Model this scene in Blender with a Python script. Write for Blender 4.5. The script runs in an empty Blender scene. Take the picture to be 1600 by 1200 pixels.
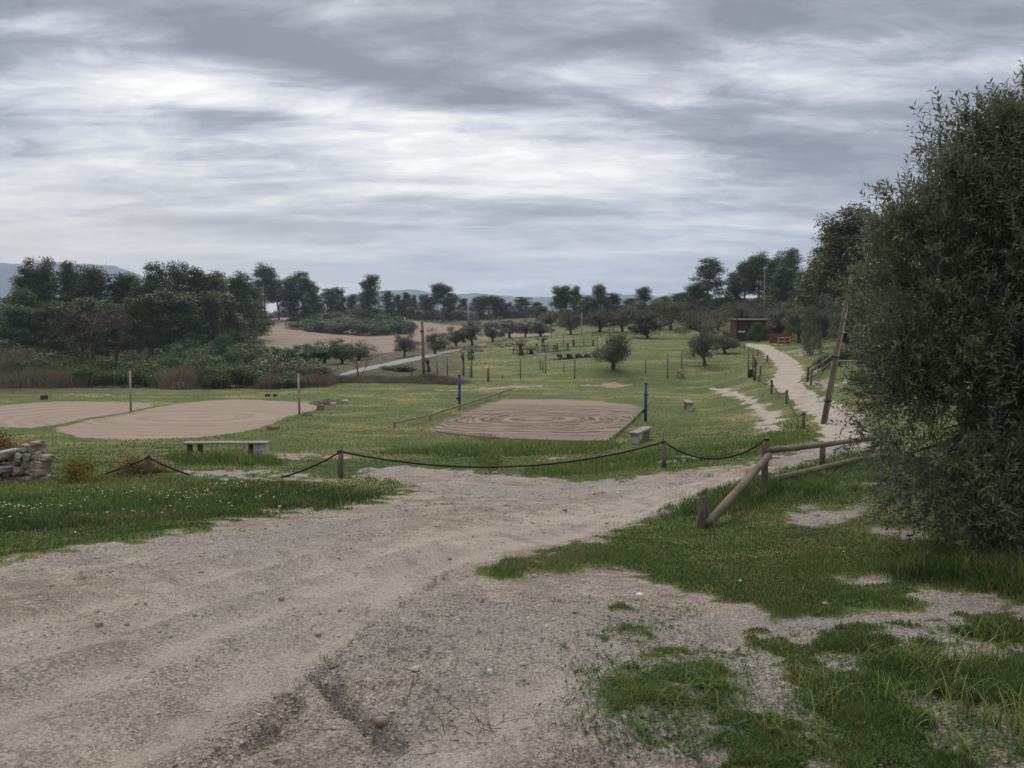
import bpy, math, random
import numpy as np
from mathutils import Vector, Matrix
R = math.radians
scene = bpy.context.scene
# ------------------------------------------------------------------ camera
CAMZ = 4.3
F = 1202.0
PITCH = math.atan(95.0 / F)
cd = bpy.data.cameras.new("camera"); cam = bpy.data.objects.new("camera", cd)
scene.collection.objects.link(cam); scene.camera = cam
cd.sensor_width = 36.0; cd.lens = 36.0 * F / 1600.0
cd.clip_start = 0.05; cd.clip_end = 9000.0
cam.location = (0, 0, CAMZ); cam.rotation_euler = (math.pi / 2 - PITCH, 0, 0)
# ------------------------------------------------------------------ exposure
vs = scene.view_settings
vs.view_transform = 'Standard'; vs.look = 'None'; vs.exposure = 0.57; vs.gamma = 1.0; vs.use_curve_mapping = False
scene.cycles.volume_bounces = 1; scene.cycles.max_bounces = 6; scene.cycles.transparent_max_bounces = 4
scene.cycles.use_denoising = True
# ------------------------------------------------------------------ node helper
class NT:
    def __init__(s, tree): s.t = tree; s.n = tree.nodes; s.l = tree.links
    def new(s, typ, **kw):
        nd = s.n.new(typ)
        for k, v in kw.items(): setattr(nd, k, v)
        return nd
    def put(s, sock, v):
        if isinstance(v, bpy.types.NodeSocket): s.l.new(v, sock)
        elif v is not None:
            if sock.type == 'RGBA' and not hasattr(v, '__len__'): v = (v, v, v, 1)
            if sock.type == 'RGBA' and len(v) == 3: v = (*v, 1)
            sock.default_value = v
    def m(s, op, a, b=None, c=None, clamp=False):
        nd = s.new('ShaderNodeMath', operation=op, use_clamp=clamp)
        s.put(nd.inputs[0], a)
        if b is not None: s.put(nd.inputs[1], b)
        if c is not None: s.put(nd.inputs[2], c)
        return nd.outputs[0]
    def mix(s, f, a, b, blend='MIX'):
        nd = s.new('ShaderNodeMix', data_type='RGBA', blend_type=blend)
        s.put(nd.inputs[0], f); s.put(nd.inputs[6], a); s.put(nd.inputs[7], b)
        return nd.outputs[2]
    def noise(s, vec, scale, detail=4, rough=0.55, dist=0.0):
        nd = s.new('ShaderNodeTexNoise')
        s.put(nd.inputs['Vector'], vec); nd.inputs['Scale'].default_value = scale
        nd.inputs['Detail'].default_value = detail; nd.inputs['Roughness'].default_value = rough
        nd.inputs['Distortion'].default_value = dist
        return nd.outputs['Fac']
    def mr(s, v, a, b, c=0.0, d=1.0):
        nd = s.new('ShaderNodeMapRange', interpolation_type='SMOOTHSTEP')
        s.put(nd.inputs[0], v); nd.inputs[1].default_value = a; nd.inputs[2].default_value = b
        nd.inputs[3].default_value = c; nd.inputs[4].default_value = d
        return nd.outputs[0]
    def ramp(s, f, stops):
        nd = s.new('ShaderNodeValToRGB'); cr = nd.color_ramp
        while len(cr.elements) < len(stops): cr.elements.new(0.5)
        for e, (p, c) in zip(cr.elements, stops): e.position = p; e.color = (*c, 1)
        s.put(nd.inputs[0], f); return nd.outputs[0]
    def map(s, vec, scale=(1, 1, 1), rot=(0, 0, 0), loc=(0, 0, 0)):
        nd = s.new('ShaderNodeMapping'); s.put(nd.inputs[0], vec)
        nd.inputs[1].default_value = loc; nd.inputs[2].default_value = rot; nd.inputs[3].default_value = scale
        return nd.outputs[0]
    def attr(s, name): return s.new('ShaderNodeAttribute', attribute_name=name).outputs['Fac']
# ------------------------------------------------------------------ sky
SUN_EL, SUN_AZ = 42.0, -8.0
world = bpy.data.worlds.new("World"); scene.world = world; world.use_nodes = True
w = NT(world.node_tree); w.n.clear()
def build_sky():
    tc = w.new('ShaderNodeTexCoord').outputs['Generated']
    sp = w.new('ShaderNodeSeparateXYZ'); w.put(sp.inputs[0], tc)
    dx, dy, dz = sp.outputs
    sky = w.new('ShaderNodeTexSky', sky_type='NISHITA', sun_disc=False)
    sky.sun_elevation = R(SUN_EL); sky.sun_rotation = R(SUN_AZ); sky.air_density = 1.2; sky.dust_density = 2.0
    zc = w.m('MAXIMUM', dz, -0.08)
    k = w.m('DIVIDE', 1.0, w.m('ADD', zc, 0.14))
    cx = w.new('ShaderNodeCombineXYZ')
    w.put(cx.inputs[0], w.m('MULTIPLY', dx, k)); w.put(cx.inputs[1], w.m('MULTIPLY', dy, k)); w.put(cx.inputs[2], 0.0)
    P = cx.outputs[0]
    # the cloud deck is a flat layer: position on it is direction / height
    az = w.m('DIVIDE', dx, w.m('MAXIMUM', dy, 0.05))          # tan azimuth
    el = w.m('DIVIDE', dz, w.m('MAXIMUM', dy, 0.05))          # tan elevation
    A = w.noise(w.map(P, (0.62, 1.15, 1), (0, 0, R(-20)), (3.1, 0.4, 0)), 1.1, 4, 0.5, 0.6)
    B = w.noise(w.map(P, (1.0, 3.0, 1), (0, 0, R(-17)), (7.7, 2.0, 0)), 0.95, 9, 0.6, 0.6)
    Cn = w.noise(w.map(P, (1.0, 1.9, 1), (0, 0, R(-24)), (1.7, 5.0, 0)), 3.4, 10, 0.66, 0.5)
    def blob(a0, e0, sa, se, tilt=0.0):
        u = w.m('SUBTRACT', az, a0); v = w.m('SUBTRACT', el, e0)
        c, s_ = math.cos(tilt), math.sin(tilt)
        u2 = w.m('ADD', w.m('MULTIPLY', u, c / sa), w.m('MULTIPLY', v, s_ / sa))
        v2 = w.m('ADD', w.m('MULTIPLY', u, -s_ / se), w.m('MULTIPLY', v, c / se))
        d = w.m('ADD', w.m('MULTIPLY', u2, u2), w.m('MULTIPLY', v2, v2))
        return w.m('EXPONENT', w.m('MULTIPLY', d, -1.0))
    val = w.m('ADD', w.m('ADD', w.m('MULTIPLY', A, 0.95), w.m('MULTIPLY', B, 0.75)), w.m('MULTIPLY', Cn, 0.75))
    val = w.m('MULTIPLY_ADD', w.m('SUBTRACT', val, 1.225), 1.15, 0.485)
    for (a0, e0, sa, se, t, g) in SKY_BLOBS:
        val = w.m('ADD', val, w.m('MULTIPLY', blob(a0, e0, sa, se, t), g * (0.85 if g < 0 else 1.0)))
    cloud = w.ramp(val, [(0.10, (0.142, 0.150, 0.180)), (0.32, (0.232, 0.243, 0.278)), (0.50, (0.385, 0.395, 0.435)),
                         (0.68, (0.555, 0.555, 0.555)), (0.88, (0.74, 0.73, 0.70))])
    # thin bluish haze band low over the horizon
    warm = w.mr(az, -0.75, 0.1, 1.0, 0.0)
    low = w.m('MULTIPLY', w.mr(el, 0.02, 0.25, 1.0, 0.0), w.m('MULTIPLY_ADD', warm, 0.25, 0.85))
    hb = w.mix(warm, (0.36, 0.375, 0.42), (0.74, 0.645, 0.51))
    cloud = w.mix(w.m('MULTIPLY', low, 0.70), cloud, hb)
    # overhead the deck is brighter (out of the picture)
    up = w.mr(dz, 0.55, 0.95)
    cloud = w.mix(w.m('MULTIPLY', up, 0.75), cloud, (1.0, 0.98, 0.94))
    bg1 = w.new('ShaderNodeBackground'); w.put(bg1.inputs[0], sky.outputs[0]); bg1.inputs[1].default_value = 0.06
    bg2 = w.new('ShaderNodeBackground'); w.put(bg2.inputs[0], cloud); bg2.inputs[1].default_value = 1.12
    ms = w.new('ShaderNodeMixShader'); ms.inputs[0].default_value = 0.93
    w.l.new(bg1.outputs[0], ms.inputs[1]); w.l.new(bg2.outputs[0], ms.inputs[2])
    out = w.new('ShaderNodeOutputWorld'); w.l.new(ms.outputs[0], out.inputs[0])
# (tan azimuth, tan elevation, width, height, tilt, gain) of heavier and thinner parts of the deck
SKY_BLOBS = [(-0.33, 0.355, 0.20, 0.026, -0.20, -0.42), (-0.10, 0.305, 0.20, 0.030, -0.22, -0.42), (0.07, 0.335, 0.16, 0.040, -0.2, -0.30),
             (-0.62, 0.40, 0.14, 0.022, -0.05, -0.25), (0.22, 0.32, 0.10, 0.030, -0.5, -0.25), (0.45, 0.375, 0.30, 0.060, 0.05, -0.30),
             (0.40, 0.215, 0.16, 0.022, 0.0, -0.38), (0.26, 0.235, 0.14, 0.022, -0.15, -0.22), (0.62, 0.27, 0.12, 0.04, 0.2, -0.12),
             (-0.38, 0.128, 0.13, 0.008, -0.05, -0.42), (-0.20, 0.120, 0.10, 0.008, 0.0, -0.22), (-0.66, 0.33, 0.12, 0.03, 0.0, -0.18),
             (-0.36, 0.265, 0.10, 0.007, -0.05, -0.25), (-0.62, 0.215, 0.10, 0.012, 0.0, -0.12), (0.1, 0.14, 0.12, 0.008, 0, -0.12),
             (-0.14, 0.245, 0.28, 0.040, -0.12, 0.20), (-0.34, 0.285, 0.18, 0.020, -0.14, 0.22), (0.02, 0.19, 0.26, 0.035, 0.0, 0.20),
             (0.33, 0.29, 0.16, 0.016, 0.0, 0.08), (0.30, 0.38, 0.2, 0.05, 0.0, -0.12), (-0.63, 0.31, 0.12, 0.06, 0, -0.06), (0.18, 0.405, 0.12, 0.03, 0.1, 0.16), (-0.60, 0.375, 0.10, 0.012, 0.1, 0.25), (-0.15, 0.40, 0.08, 0.02, 0.2, 0.14),
             (0.30, 0.125, 0.10, 0.010, 0.0, 0.14), (-0.1, 0.165, 0.3, 0.012, 0.02, 0.10)]
build_sky()
sd = bpy.data.lights.new("sun", 'SUN'); sun = bpy.data.objects.new("sun", sd); scene.collection.objects.link(sun)
sd.energy = 1.5; sd.angle = R(24); sd.color = (1.0, 0.91, 0.78)
sun.rotation_euler = Vector((-math.sin(R(SUN_AZ)) * math.cos(R(SUN_EL)), -math.cos(R(SUN_AZ)) * math.cos(R(SUN_EL)), -math.sin(R(SUN_EL)))).to_track_quat('-Z', 'Y').to_euler()

# ------------------------------------------------------------------ numeric helpers
def sstep(a, b, x):
    t = np.clip((x - a) / (b - a), 0, 1); return t * t * (3 - 2 * t)
_perm = np.random.default_rng(5).permutation(4096)
_grad = np.random.default_rng(6).random(4096) * 2 * np.pi
_gx, _gy = np.cos(_grad), np.sin(_grad)
def perlin(x, y, seed=0):
    xi = np.floor(x).astype(np.int64); yi = np.floor(y).astype(np.int64)
    xf = x - xi; yf = y - yi
    def g(ix, iy):
        h = _perm[(_perm[(ix + seed * 131) & 4095] + iy) & 4095]
        return h
    u = xf * xf * xf * (xf * (xf * 6 - 15) + 10); v = yf * yf * yf * (yf * (yf * 6 - 15) + 10)
    h00 = g(xi, yi); h10 = g(xi + 1, yi); h01 = g(xi, yi + 1); h11 = g(xi + 1, yi + 1)
    n00 = _gx[h00] * xf + _gy[h00] * yf; n10 = _gx[h10] * (xf - 1) + _gy[h10] * yf
    n01 = _gx[h01] * xf + _gy[h01] * (yf - 1); n11 = _gx[h11] * (xf - 1) + _gy[h11] * (yf - 1)
    a = n00 + u * (n10 - n00); b = n01 + u * (n11 - n01)
    return (a + v * (b - a)) * 1.5
def fbm(x, y, scale, octv=4, seed=0, gain=0.5):
    s = 0; amp = 1; tot = 0
    for i in range(octv):
        s = s + amp * perlin(x * scale, y * scale, seed + i); tot += amp; amp *= gain; scale *= 2.03
    return s / tot
# ------------------------------------------------------------------ terrain: heights read off at known points
def ray(px, py):
    yu = (600.0 - py) / F; c, s = math.cos(PITCH), math.sin(PITCH)
    Y = c + yu * s; Z = -s + yu * c
    return (px - 800.0) / F / Y, Z / Y          # x and z per metre of y
CP = []
def c_(px, py, D):
    a, b = ray(px, py); CP.append((a * D, D, CAMZ + b * D))
def z_(px, D, z):
    a, _ = ray(px, 505); CP.append((a * D, D, z))
for px in (-500, 0, 400, 800, 1200, 1600, 2100):
    z_(px, 0.8, 2.72); z_(px, 2.8, 2.70)
for px in (-400, 0, 400, 800): c_(px, 900, 6.2)
for px in (-500, -100, 300, 600, 800): z_(px, 8.5, 1.93); z_(px, 13.3, 1.26); z_(px, 18, 0.86); z_(px, 23, 0.40)
z_(1037, 18, 0.88); z_(1000, 23, 0.45); z_(1000, 13.3, 1.30)
for px in (-600, -200, 100, 400, 700, 950): z_(px, 28, 0.04)
for px in (-600, -200, 0, 200, 400, 600, 800, 1000): z_(px, 34, 0.0); z_(px, 42, 0.0); z_(px, 49, 0.0)
c_(1098, 822, 9.5); c_(1194, 757, 12.5); c_(1285, 735, 15); c_(1450, 800, 9.5); c_(1600, 850, 7); c_(1600, 750, 12)
c_(1500, 1000, 4.2); c_(1150, 742, 16); c_(1240, 708, 19); c_(1290, 692, 21); c_(1320, 662, 26.5); c_(1260, 625, 36)
c_(1230, 602, 43); c_(1245, 575, 55); c_(1215, 555, 66); c_(1165, 541, 78); c_(1200, 660, 30); c_(1170, 640, 36)
c_(1150, 620, 43); c_(1205, 615, 38); c_(1200, 575, 54); c_(1100, 604, 52)
c_(1350, 605, 33); c_(1400, 590, 36); c_(1300, 578, 42); c_(1375, 572, 42); c_(1450, 568, 42); c_(1600, 555, 42)
c_(1330, 545, 60); c_(1600, 505, 90); c_(1400, 700, 21); c_(1600, 660, 21); c_(1900, 700, 15); c_(2100, 560, 42); c_(2000, 900, 5)
c_(1190, 531, 88); c_(1300, 531, 80); c_(1400, 503, 105); c_(1300, 488, 120); c_(1200, 478, 170); c_(1100, 478, 170); c_(1600, 440, 170)
c_(2100, 440, 150); c_(1000, 492, 185); c_(900, 500, 200); c_(860, 507, 200); c_(1140, 470, 230); c_(1330, 455, 230)
c_(1100, 572, 60); c_(958, 577, 58); c_(958, 600, 54.3); c_(800, 600, 54.3); c_(700, 600, 54.3); c_(850, 560, 75)
c_(800, 547, 90); c_(1010, 530, 105); c_(900, 522, 118); c_(1100, 530, 105); c_(1100, 500, 145); c_(960, 510, 145)
c_(760, 540, 105); c_(700, 556, 85); c_(640, 571, 70); c_(560, 585, 60); c_(1150, 555, 70)
z_(400, 90, -0.6); z_(560, 95, -0.5); c_(400, 548, 130); c_(560, 546, 135); c_(620, 540, 140); c_(690, 510, 220); c_(460, 496, 260)
c_(560, 520, 190); c_(560, 497, 275); c_(700, 500, 280); c_(800, 498, 265); c_(640, 497, 275); c_(760, 520, 160); c_(830, 520, 140)
for px in (-500, -200, 0, 150, 300): z_(px, 56, -0.3); z_(px, 80, -1.5); z_(px, 110, -0.9); z_(px, 150, 0.6)
z_(400, 60, -0.4); z_(500, 60, 0.0); c_(350, 530, 150); c_(380, 500, 230); z_(0, 230, 2.0); z_(-500, 230, 0)
for px in (-600, -100, 300, 600, 900): z_(px, 420, -8.0)
z_(1200, 420, 6.0); z_(1700, 420, 14.0)
for px in (-800, 0, 800, 1600, 2400): z_(px, 900, -50.0); z_(px, 2500, -60.0)
CP = np.array(CP)
def uv_of(x, y):
    th = np.clip(np.arctan2(x, y), -1.05, 1.05); r = np.maximum(np.hypot(x, y), 0.6)
    return th * 2.2, np.log(r)
_cu, _cv = uv_of(CP[:, 0], CP[:, 1]); _n = len(CP)
def _phi(d2): return 0.5 * d2 * np.log(d2 + 1e-12)
_d2 = (_cu[:, None] - _cu) ** 2 + (_cv[:, None] - _cv) ** 2
_A = np.zeros((_n + 3, _n + 3)); _A[:_n, :_n] = _phi(_d2) + np.eye(_n) * 1e-3
_A[:_n, _n] = 1; _A[:_n, _n + 1] = _cu; _A[:_n, _n + 2] = _cv; _A[_n:, :_n] = _A[:_n, _n:].T
_w = np.linalg.solve(_A, np.concatenate([CP[:, 2], [0, 0, 0]]))
GU = np.linspace(-2.4, 2.4, 421); GV = np.linspace(math.log(0.6), math.log(3600), 521)
_uu, _vv = np.meshgrid(GU, GV)
GZ = np.zeros_like(_uu)
for i in range(_n): GZ += _w[i] * _phi((_uu - _cu[i]) ** 2 + (_vv - _cv[i]) ** 2)
GZ += _w[_n] + _w[_n + 1] * _uu + _w[_n + 2] * _vv
GZ = np.maximum(GZ, -62)
def H0(x, y):
    u, v = uv_of(x, y)
    fu = (u - GU[0]) / (GU[1] - GU[0]); fv = (v - GV[0]) / (GV[1] - GV[0])
    iu = np.clip(fu.astype(int), 0, len(GU) - 2); iv = np.clip(fv.astype(int), 0, len(GV) - 2)
    a = fu - iu; b = fv - iv
    z = (GZ[iv, iu] * (1 - a) + GZ[iv, iu + 1] * a) * (1 - b) + (GZ[iv + 1, iu] * (1 - a) + GZ[iv + 1, iu + 1] * a) * b
    return z
def gp(px, py, lo=1.0, hi=400.0):
    """where the line of sight through a photo pixel first meets the ground between two distances"""
    a, b = ray(px, py); D = np.exp(np.linspace(math.log(lo), math.log(hi), 900))
    diff = CAMZ + b * D - H0(a * D, D)
    below = np.nonzero(diff <= 0)[0]
    i = below[0] if len(below) else int(np.argmin(np.abs(diff)))
    if len(below) and i > 0:
        t = diff[i - 1] / (diff[i - 1] - diff[i] + 1e-9); d = D[i - 1] + t * (D[i] - D[i - 1])
    else: d = D[i]
    return a * d, d
def poly_world(pts, lo, hi):
    out = []
    for i, p in enumerate(pts):
        q = pts[(i + 1) % len(pts)]
        for t in (0, 0.5): out.append(gp(p[0] + (q[0] - p[0]) * t, p[1] + (q[1] - p[1]) * t, lo, hi))
    return np.array(out)
def line_world(pts, lo, hi): return np.array([gp(p[0], p[1], lo, hi) for p in pts])
def seg_d2(x, y, a, b):
    ex, ey = b[0] - a[0], b[1] - a[1]; L = ex * ex + ey * ey + 1e-12
    t = np.clip(((x - a[0]) * ex + (y - a[1]) * ey) / L, 0, 1)
    return (x - a[0] - t * ex) ** 2 + (y - a[1] - t * ey) ** 2
def sdist(x, y, P, margin=6.0):
    """signed distance in metres to a polygon, positive inside"""
    out = np.full(x.shape, -margin * 2.0)
    m = (x > P[:, 0].min() - margin) & (x < P[:, 0].max() + margin) & (y > P[:, 1].min() - margin) & (y < P[:, 1].max() + margin)
    xs, ys = x[m], y[m]
    if len(xs) == 0: return out
    d2 = np.full(xs.shape, 1e9); ins = np.zeros(xs.shape, bool)
    for i in range(len(P)):
        a, b = P[i], P[(i + 1) % len(P)]
        d2 = np.minimum(d2, seg_d2(xs, ys, a, b))
        c = ((a[1] > ys) != (b[1] > ys)) & (xs < (b[0] - a[0]) * (ys - a[1]) / (b[1] - a[1] + 1e-12) + a[0])
        ins ^= c
    d = np.sqrt(d2); out[m] = np.where(ins, d, -d); return out
def ldist(x, y, L, margin=2.0):
    out = np.full(x.shape, margin)
    m = (x > L[:, 0].min() - margin) & (x < L[:, 0].max() + margin) & (y > L[:, 1].min() - margin) & (y < L[:, 1].max() + margin)
    d2 = np.full(x[m].shape, margin ** 2)
    for i in range(len(L) - 1): d2 = np.minimum(d2, seg_d2(x[m], y[m], L[i], L[i + 1]))
    out[m] = np.sqrt(d2); return out
# ------------------------------------------------------------------ what covers the ground where
P_ROAD = poly_world([(-500, 960), (0, 884), (60, 873), (140, 860), (230, 845), (340, 826), (430, 802), (520, 795), (590, 786), (650, 765),
    (620, 750), (560, 742), (575, 731), (640, 728), (760, 736), (900, 752), (1000, 746), (1100, 737), (1200, 722), (1240, 706), (1280, 690),
    (1340, 690), (1345, 702), (1290, 713), (1215, 744), (1150, 757), (1080, 778), (1020, 806), (960, 833), (900, 853), (830, 870), (752, 893),
    (800, 906), (900, 898), (970, 896), (1030, 910), (1080, 930), (1150, 952), (1200, 972), (1300, 970), (1400, 955), (1450, 925), (1500, 925),
    (1600, 955), (1700, 985), (1500, 965), (1400, 975), (1300, 985), (1230, 1010), (1225, 1060), (1270, 1120), (1340, 1200), (1400, 1400), (-500, 1400)], 1.0, 40)
P_PATH = poly_world([(1165, 541), (1190, 548), (1208, 565), (1215, 577), (1210, 590), (1200, 598), (1207, 605), (1230, 616), (1252, 640), (1277, 657),
    (1285, 675), (1280, 694), (1345, 698), (1350, 650), (1322, 638), (1290, 622), (1265, 608), (1250, 597), (1255, 585), (1252, 571), (1240, 560), (1215, 547), (1200, 539), (1165, 536)], 19, 95)
P_COURT = poly_world([(668, 673), (700, 656), (760, 631), (790, 625), (870, 624), (940, 628), (990, 634), (1002, 637), (985, 655), (955, 689), (900, 690), (800, 684), (690, 675)], 26, 48)
P_SANDA = poly_world([(-300, 680), (0, 667), (50, 668), (90, 662), (140, 653), (190, 646), (215, 640), (236, 636), (235, 630), (150, 627), (60, 628), (0, 634), (-300, 645)], 26, 48)
P_SANDB = poly_world([(88, 669), (130, 658), (200, 646), (260, 634), (320, 627), (360, 624), (430, 626), (502, 630), (493, 640), (445, 652), (425, 662), (380, 675), (310, 684), (200, 688), (130, 685), (95, 677)], 26, 48)
P_WORN = poly_world([(1105, 605), (1140, 607), (1180, 622), (1210, 638), (1226, 655), (1222, 684), (1190, 688), (1186, 655), (1160, 630), (1130, 614)], 26, 53)
P_FIELD = poly_world([(340, 552), (400, 530), (420, 515), (403, 500), (425, 496), (470, 494), (620, 498), (700, 507), (860, 516), (860, 526), (740, 530), (690, 533), (640, 549), (600, 556), (560, 566), (470, 562)], 118, 262)
P_LANE = poly_world([(500, 594), (560, 583), (640, 566), (700, 552), (762, 538), (768, 534.5), (700, 547.5), (620, 562.5), (555, 576), (506, 591)], 54, 125)
BARE = [(poly_world(p, lo, hi), a) for p, lo, hi, a in [
    ([(1230, 815), (1265, 795), (1340, 795), (1375, 803), (1300, 812), (1260, 822)], 5, 14, 0.8),
    ([(1370, 828), (1440, 835), (1450, 850), (1400, 850)], 5, 12, 0.7),
    ([(1310, 905), (1370, 905), (1375, 925), (1330, 925)], 4, 9, 0.6),
    ([(350, 828), (370, 812), (430, 808), (420, 840)], 5, 14, 0.5), ([(100, 858), (130, 850), (180, 858), (140, 872)], 5, 14, 0.7),
    ([(430, 800), (500, 795), (470, 812)], 5, 14, .7),
    ([(905, 602), (950, 598), (1000, 601), (960, 604)], 40, 56, 0.8), ([(690, 611), (800, 603), (870, 603), (760, 609)], 40, 56, 0.6),
    ([(270, 738), (400, 735), (520, 742), (500, 752), (350, 750)], 12, 22, 0.45), ([(410, 708), (500, 708), (540, 715), (450, 718)], 15, 28, 0.5),
    ([(1290, 612), (1250, 600), (1290, 590), (1330, 600)], 30, 50, 0.5), ([(1190, 560), (1260, 555), (1300, 548), (1290, 540), (1200, 553)], 50, 90, 0.45),
    ([(1040, 725), (1075, 713), (1150, 705), (1120, 712)], 16, 26, 0.5)]]
PATCH = [(poly_world(p, 1.5, 12), a) for p, a in [
    ([(930, 1060), (1000, 1020), (1070, 1010), (1130, 1040), (1160, 1090), (1120, 1110), (1060, 1100), (1000, 1110), (950, 1130)], 0.75),
    ([(1130, 1000), (1190, 990), (1230, 1015), (1220, 1030), (1160, 1015)], 0.7), ([(1100, 1150), (1180, 1110), (1260, 1130), (1330, 1210), (1100, 1230)], 0.6),
    ([(900, 985), (960, 950), (1050, 1000), (1000, 1015), (940, 1010)], 0.45), ([(870, 1080), (900, 1070), (930, 1085), (900, 1095)], 0.6),
    ([(640, 775), (700, 765), (720, 780), (680, 790)], 0.7)]]
TRK = [line_world(l, 1.5, 30) for l in [
    [(-100, 1010), (100, 960), (300, 905), (480, 862), (620, 838)], [(-100, 1160), (120, 1080), (320, 1000), (480, 935), (620, 885), (800, 830), (1000, 785), (1150, 752)],
    [(100, 1230), (300, 1110), (450, 1010), (560, 950), (680, 880), (860, 840), (1020, 790), (1180, 742)]]]
GUL = [line_world(l, 1.5, 30) for l in [
    [(585, 1230), (602, 1150), (570, 1125), (548, 1105), (498, 1058), (528, 1012), (560, 985), (600, 960), (645, 930), (685, 905), (700, 880)],
    [(330, 1220), (400, 1170), (450, 1110), (462, 1080), (500, 1050)], [(1235, 1020), (1250, 1060), (1290, 1110), (1350, 1180)]]]
P_LOWR = poly_world([(900, 930), (1230, 985), (1450, 960), (1700, 960), (1900, 1400), (800, 1400)], 1.2, 12)
TRK += [line_world(l, 1.5, 30) for l in [[(-100, 1060), (100, 1005), (300, 945), (470, 900), (640, 852), (840, 812), (1010, 772), (1150, 748)], [(-50, 1230), (200, 1130), (380, 1050), (520, 975)], [(560, 1230), (760, 1120), (900, 1040)]]]
def masks(x, y):
    r = np.hypot(x, y)
    n1 = fbm(x, y, 0.9, 4, 11); n2 = fbm(x, y, 3.5, 3, 23); n3 = fbm(x, y, 0.22, 3, 31)
    wob = np.clip(n1 * 0.75 + n2 * 0.25, -1, 1)
    k = np.clip(r / 14.0, 0.35, 1.3)
    def cover(P, soft=0.35, amp=0.8, margin=6.0): return sstep(-soft, soft, sdist(x, y, P, margin) / k + wob * amp)
    road = sstep(-0.5, 0.5, sdist(x, y, P_ROAD) / k + wob * 0.8 + n2 * 0.45)
    path = cover(P_PATH, 0.3, 0.5); court = cover(P_COURT, 0.12, 0.25); sanda = cover(P_SANDA, 0.2, 0.35); sandb = cover(P_SANDB, 0.2, 0.4)
    worn = cover(P_WORN, 0.5, 0.9) * (0.86 + 0.14 * sstep(-0.35, 0.2, fbm(x, y, 0.5, 3, 19)))
    field = cover(P_FIELD, 1.0, 1.2, 12.0); lane = sstep(-0.2, 0.2, sdist(x, y, P_LANE, 6.0) - 0.45 + n2 * 0.3)
    dirt = np.maximum(road, worn * 0.95)
    bare = np.zeros_like(x)
    for P, a in BARE: bare = np.maximum(bare, sstep(-0.5, 0.5, sdist(x, y, P) / k + wob * 1.2) * sstep(0.42 - a, 0.62 - a, n2 * 0.6 + n1 * 0.4 + 0.05) )
    dirt = np.maximum(dirt, bare)
    for P, a in PATCH: dirt = dirt * (1 - sstep(-0.12, 0.12, sdist(x, y, P) * 1.2 + wob * 0.3) * sstep(0.5 - a, 0.75 - a, n2 * 0.9 + 0.15))
    lr = sstep(-0.5, 0.2, sdist(x, y, P_LOWR, 3.0)); dirt = np.maximum(dirt, 0.92 * lr * sstep(-0.06, 0.22, fbm(x, y, 1.9, 4, 133)))
    # scattered bald spots in the near turf
    spots = sstep(0.33, 0.45, fbm(x, y, 0.55, 4, 71)) * sstep(40, 14, r) * 0.85
    dirt = np.maximum(dirt, spots)
    trk = np.zeros_like(x)
    for L in TRK: trk = np.maximum(trk, np.exp(-((ldist(x, y, L, 1.5) + 0.12 * n1) / 0.27) ** 2))
    trk = trk * road * sstep(-0.6, 0.3, n2 + n1 * 0.5 + 0.2)
    sand = np.maximum(court, np.maximum(sanda, sandb))
    hard = np.maximum.reduce([dirt, path, sand, field, lane])
    return dict(r=r, n1=n1, n2=n2, n3=n3, road=road, path=path, court=court, sanda=sanda, sandb=sandb, sand=sand, worn=worn, trk=trk, field=field, lane=lane, dirt=dirt, grass=1 - hard)
def H(x, y, M=None, micro=True):
    """full height of the ground"""
    if M is None: M = masks(x, y)
    r = M['r']; z = H0(x, y)
    flat = 1 - M['sand'] * 0.9
    z = z + flat * (0.10 * fbm(x, y, 0.13, 3, 41) * sstep(6, 20, r) + 0.05 * M['n1'] * sstep(3, 9, r)) + 1.1 * fbm(x, y, 0.02, 3, 47) * sstep(120, 260, r) * sstep(0.6, 0, M['field'])
    z = z + 0.022 * sstep(0.1, 0.9, M['grass']) * sstep(20, 8, r)
    if not micro: return z
    near = sstep(26, 8, r); hard = np.maximum(M['dirt'], M['path']) * near
    rug = (1 - 0.75 * M['trk']) * (0.5 + 0.9 * sstep(-0.1, 0.35, fbm(x, y, 0.8, 3, 83)))
    z = z + hard * (0.026 * fbm(x, y, 1.7, 3, 51) + 0.027 * rug * fbm(x, y, 5.0, 4, 53) * sstep(16, 9, r) + 0.016 * rug * sstep(0.12, 0.4, fbm(x, y, 8.0, 3, 55)) * sstep(14, 8, r) + 0.012 * rug * np.abs(fbm(x, y, 17, 2, 57)) * sstep(9, 5, r) + 0.006 * fbm(x, y, 42, 2, 59) * sstep(6, 3.5, r))
    for L in TRK:
        d = ldist(x, y, L, 1.5) + 0.08 * M['n1']
        z = z - hard * 0.050 * np.exp(-(d / 0.20) ** 2) + hard * 0.030 * np.exp(-((d - 0.42) / 0.16) ** 2)
    for i, L in enumerate(GUL):
        d = ldist(x, y, L, 1.5) + 0.06 * fbm(x, y, 4.0, 3, 61) + 0.02 * fbm(x, y, 22, 2, 63)
        m = sstep(-0.28, 0.18, fbm(x, y, 1.9, 2, 67 + i))
        z = z - (0.11, 0.085, 0.04)[i] * (0.4 + 0.6 * m) * np.exp(-(d / 0.05) ** 2) - 0.025 * np.exp(-(d / 0.22) ** 2)
    z = z + M['court'] * 0.012 * fbm(x * 0.4, y * 2.5, 1.5, 3, 77)
    return z
def ground(px, py, lo=1.0, hi=400.0):
    x, y = gp(px, py, lo, hi); return Vector((x, y, hz(x, y)))
def hz(x, y): return float(H(np.array([x], float), np.array([y], float))[0])
def topz(D, py): return CAMZ + ray(800, py)[1] * D
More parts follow.
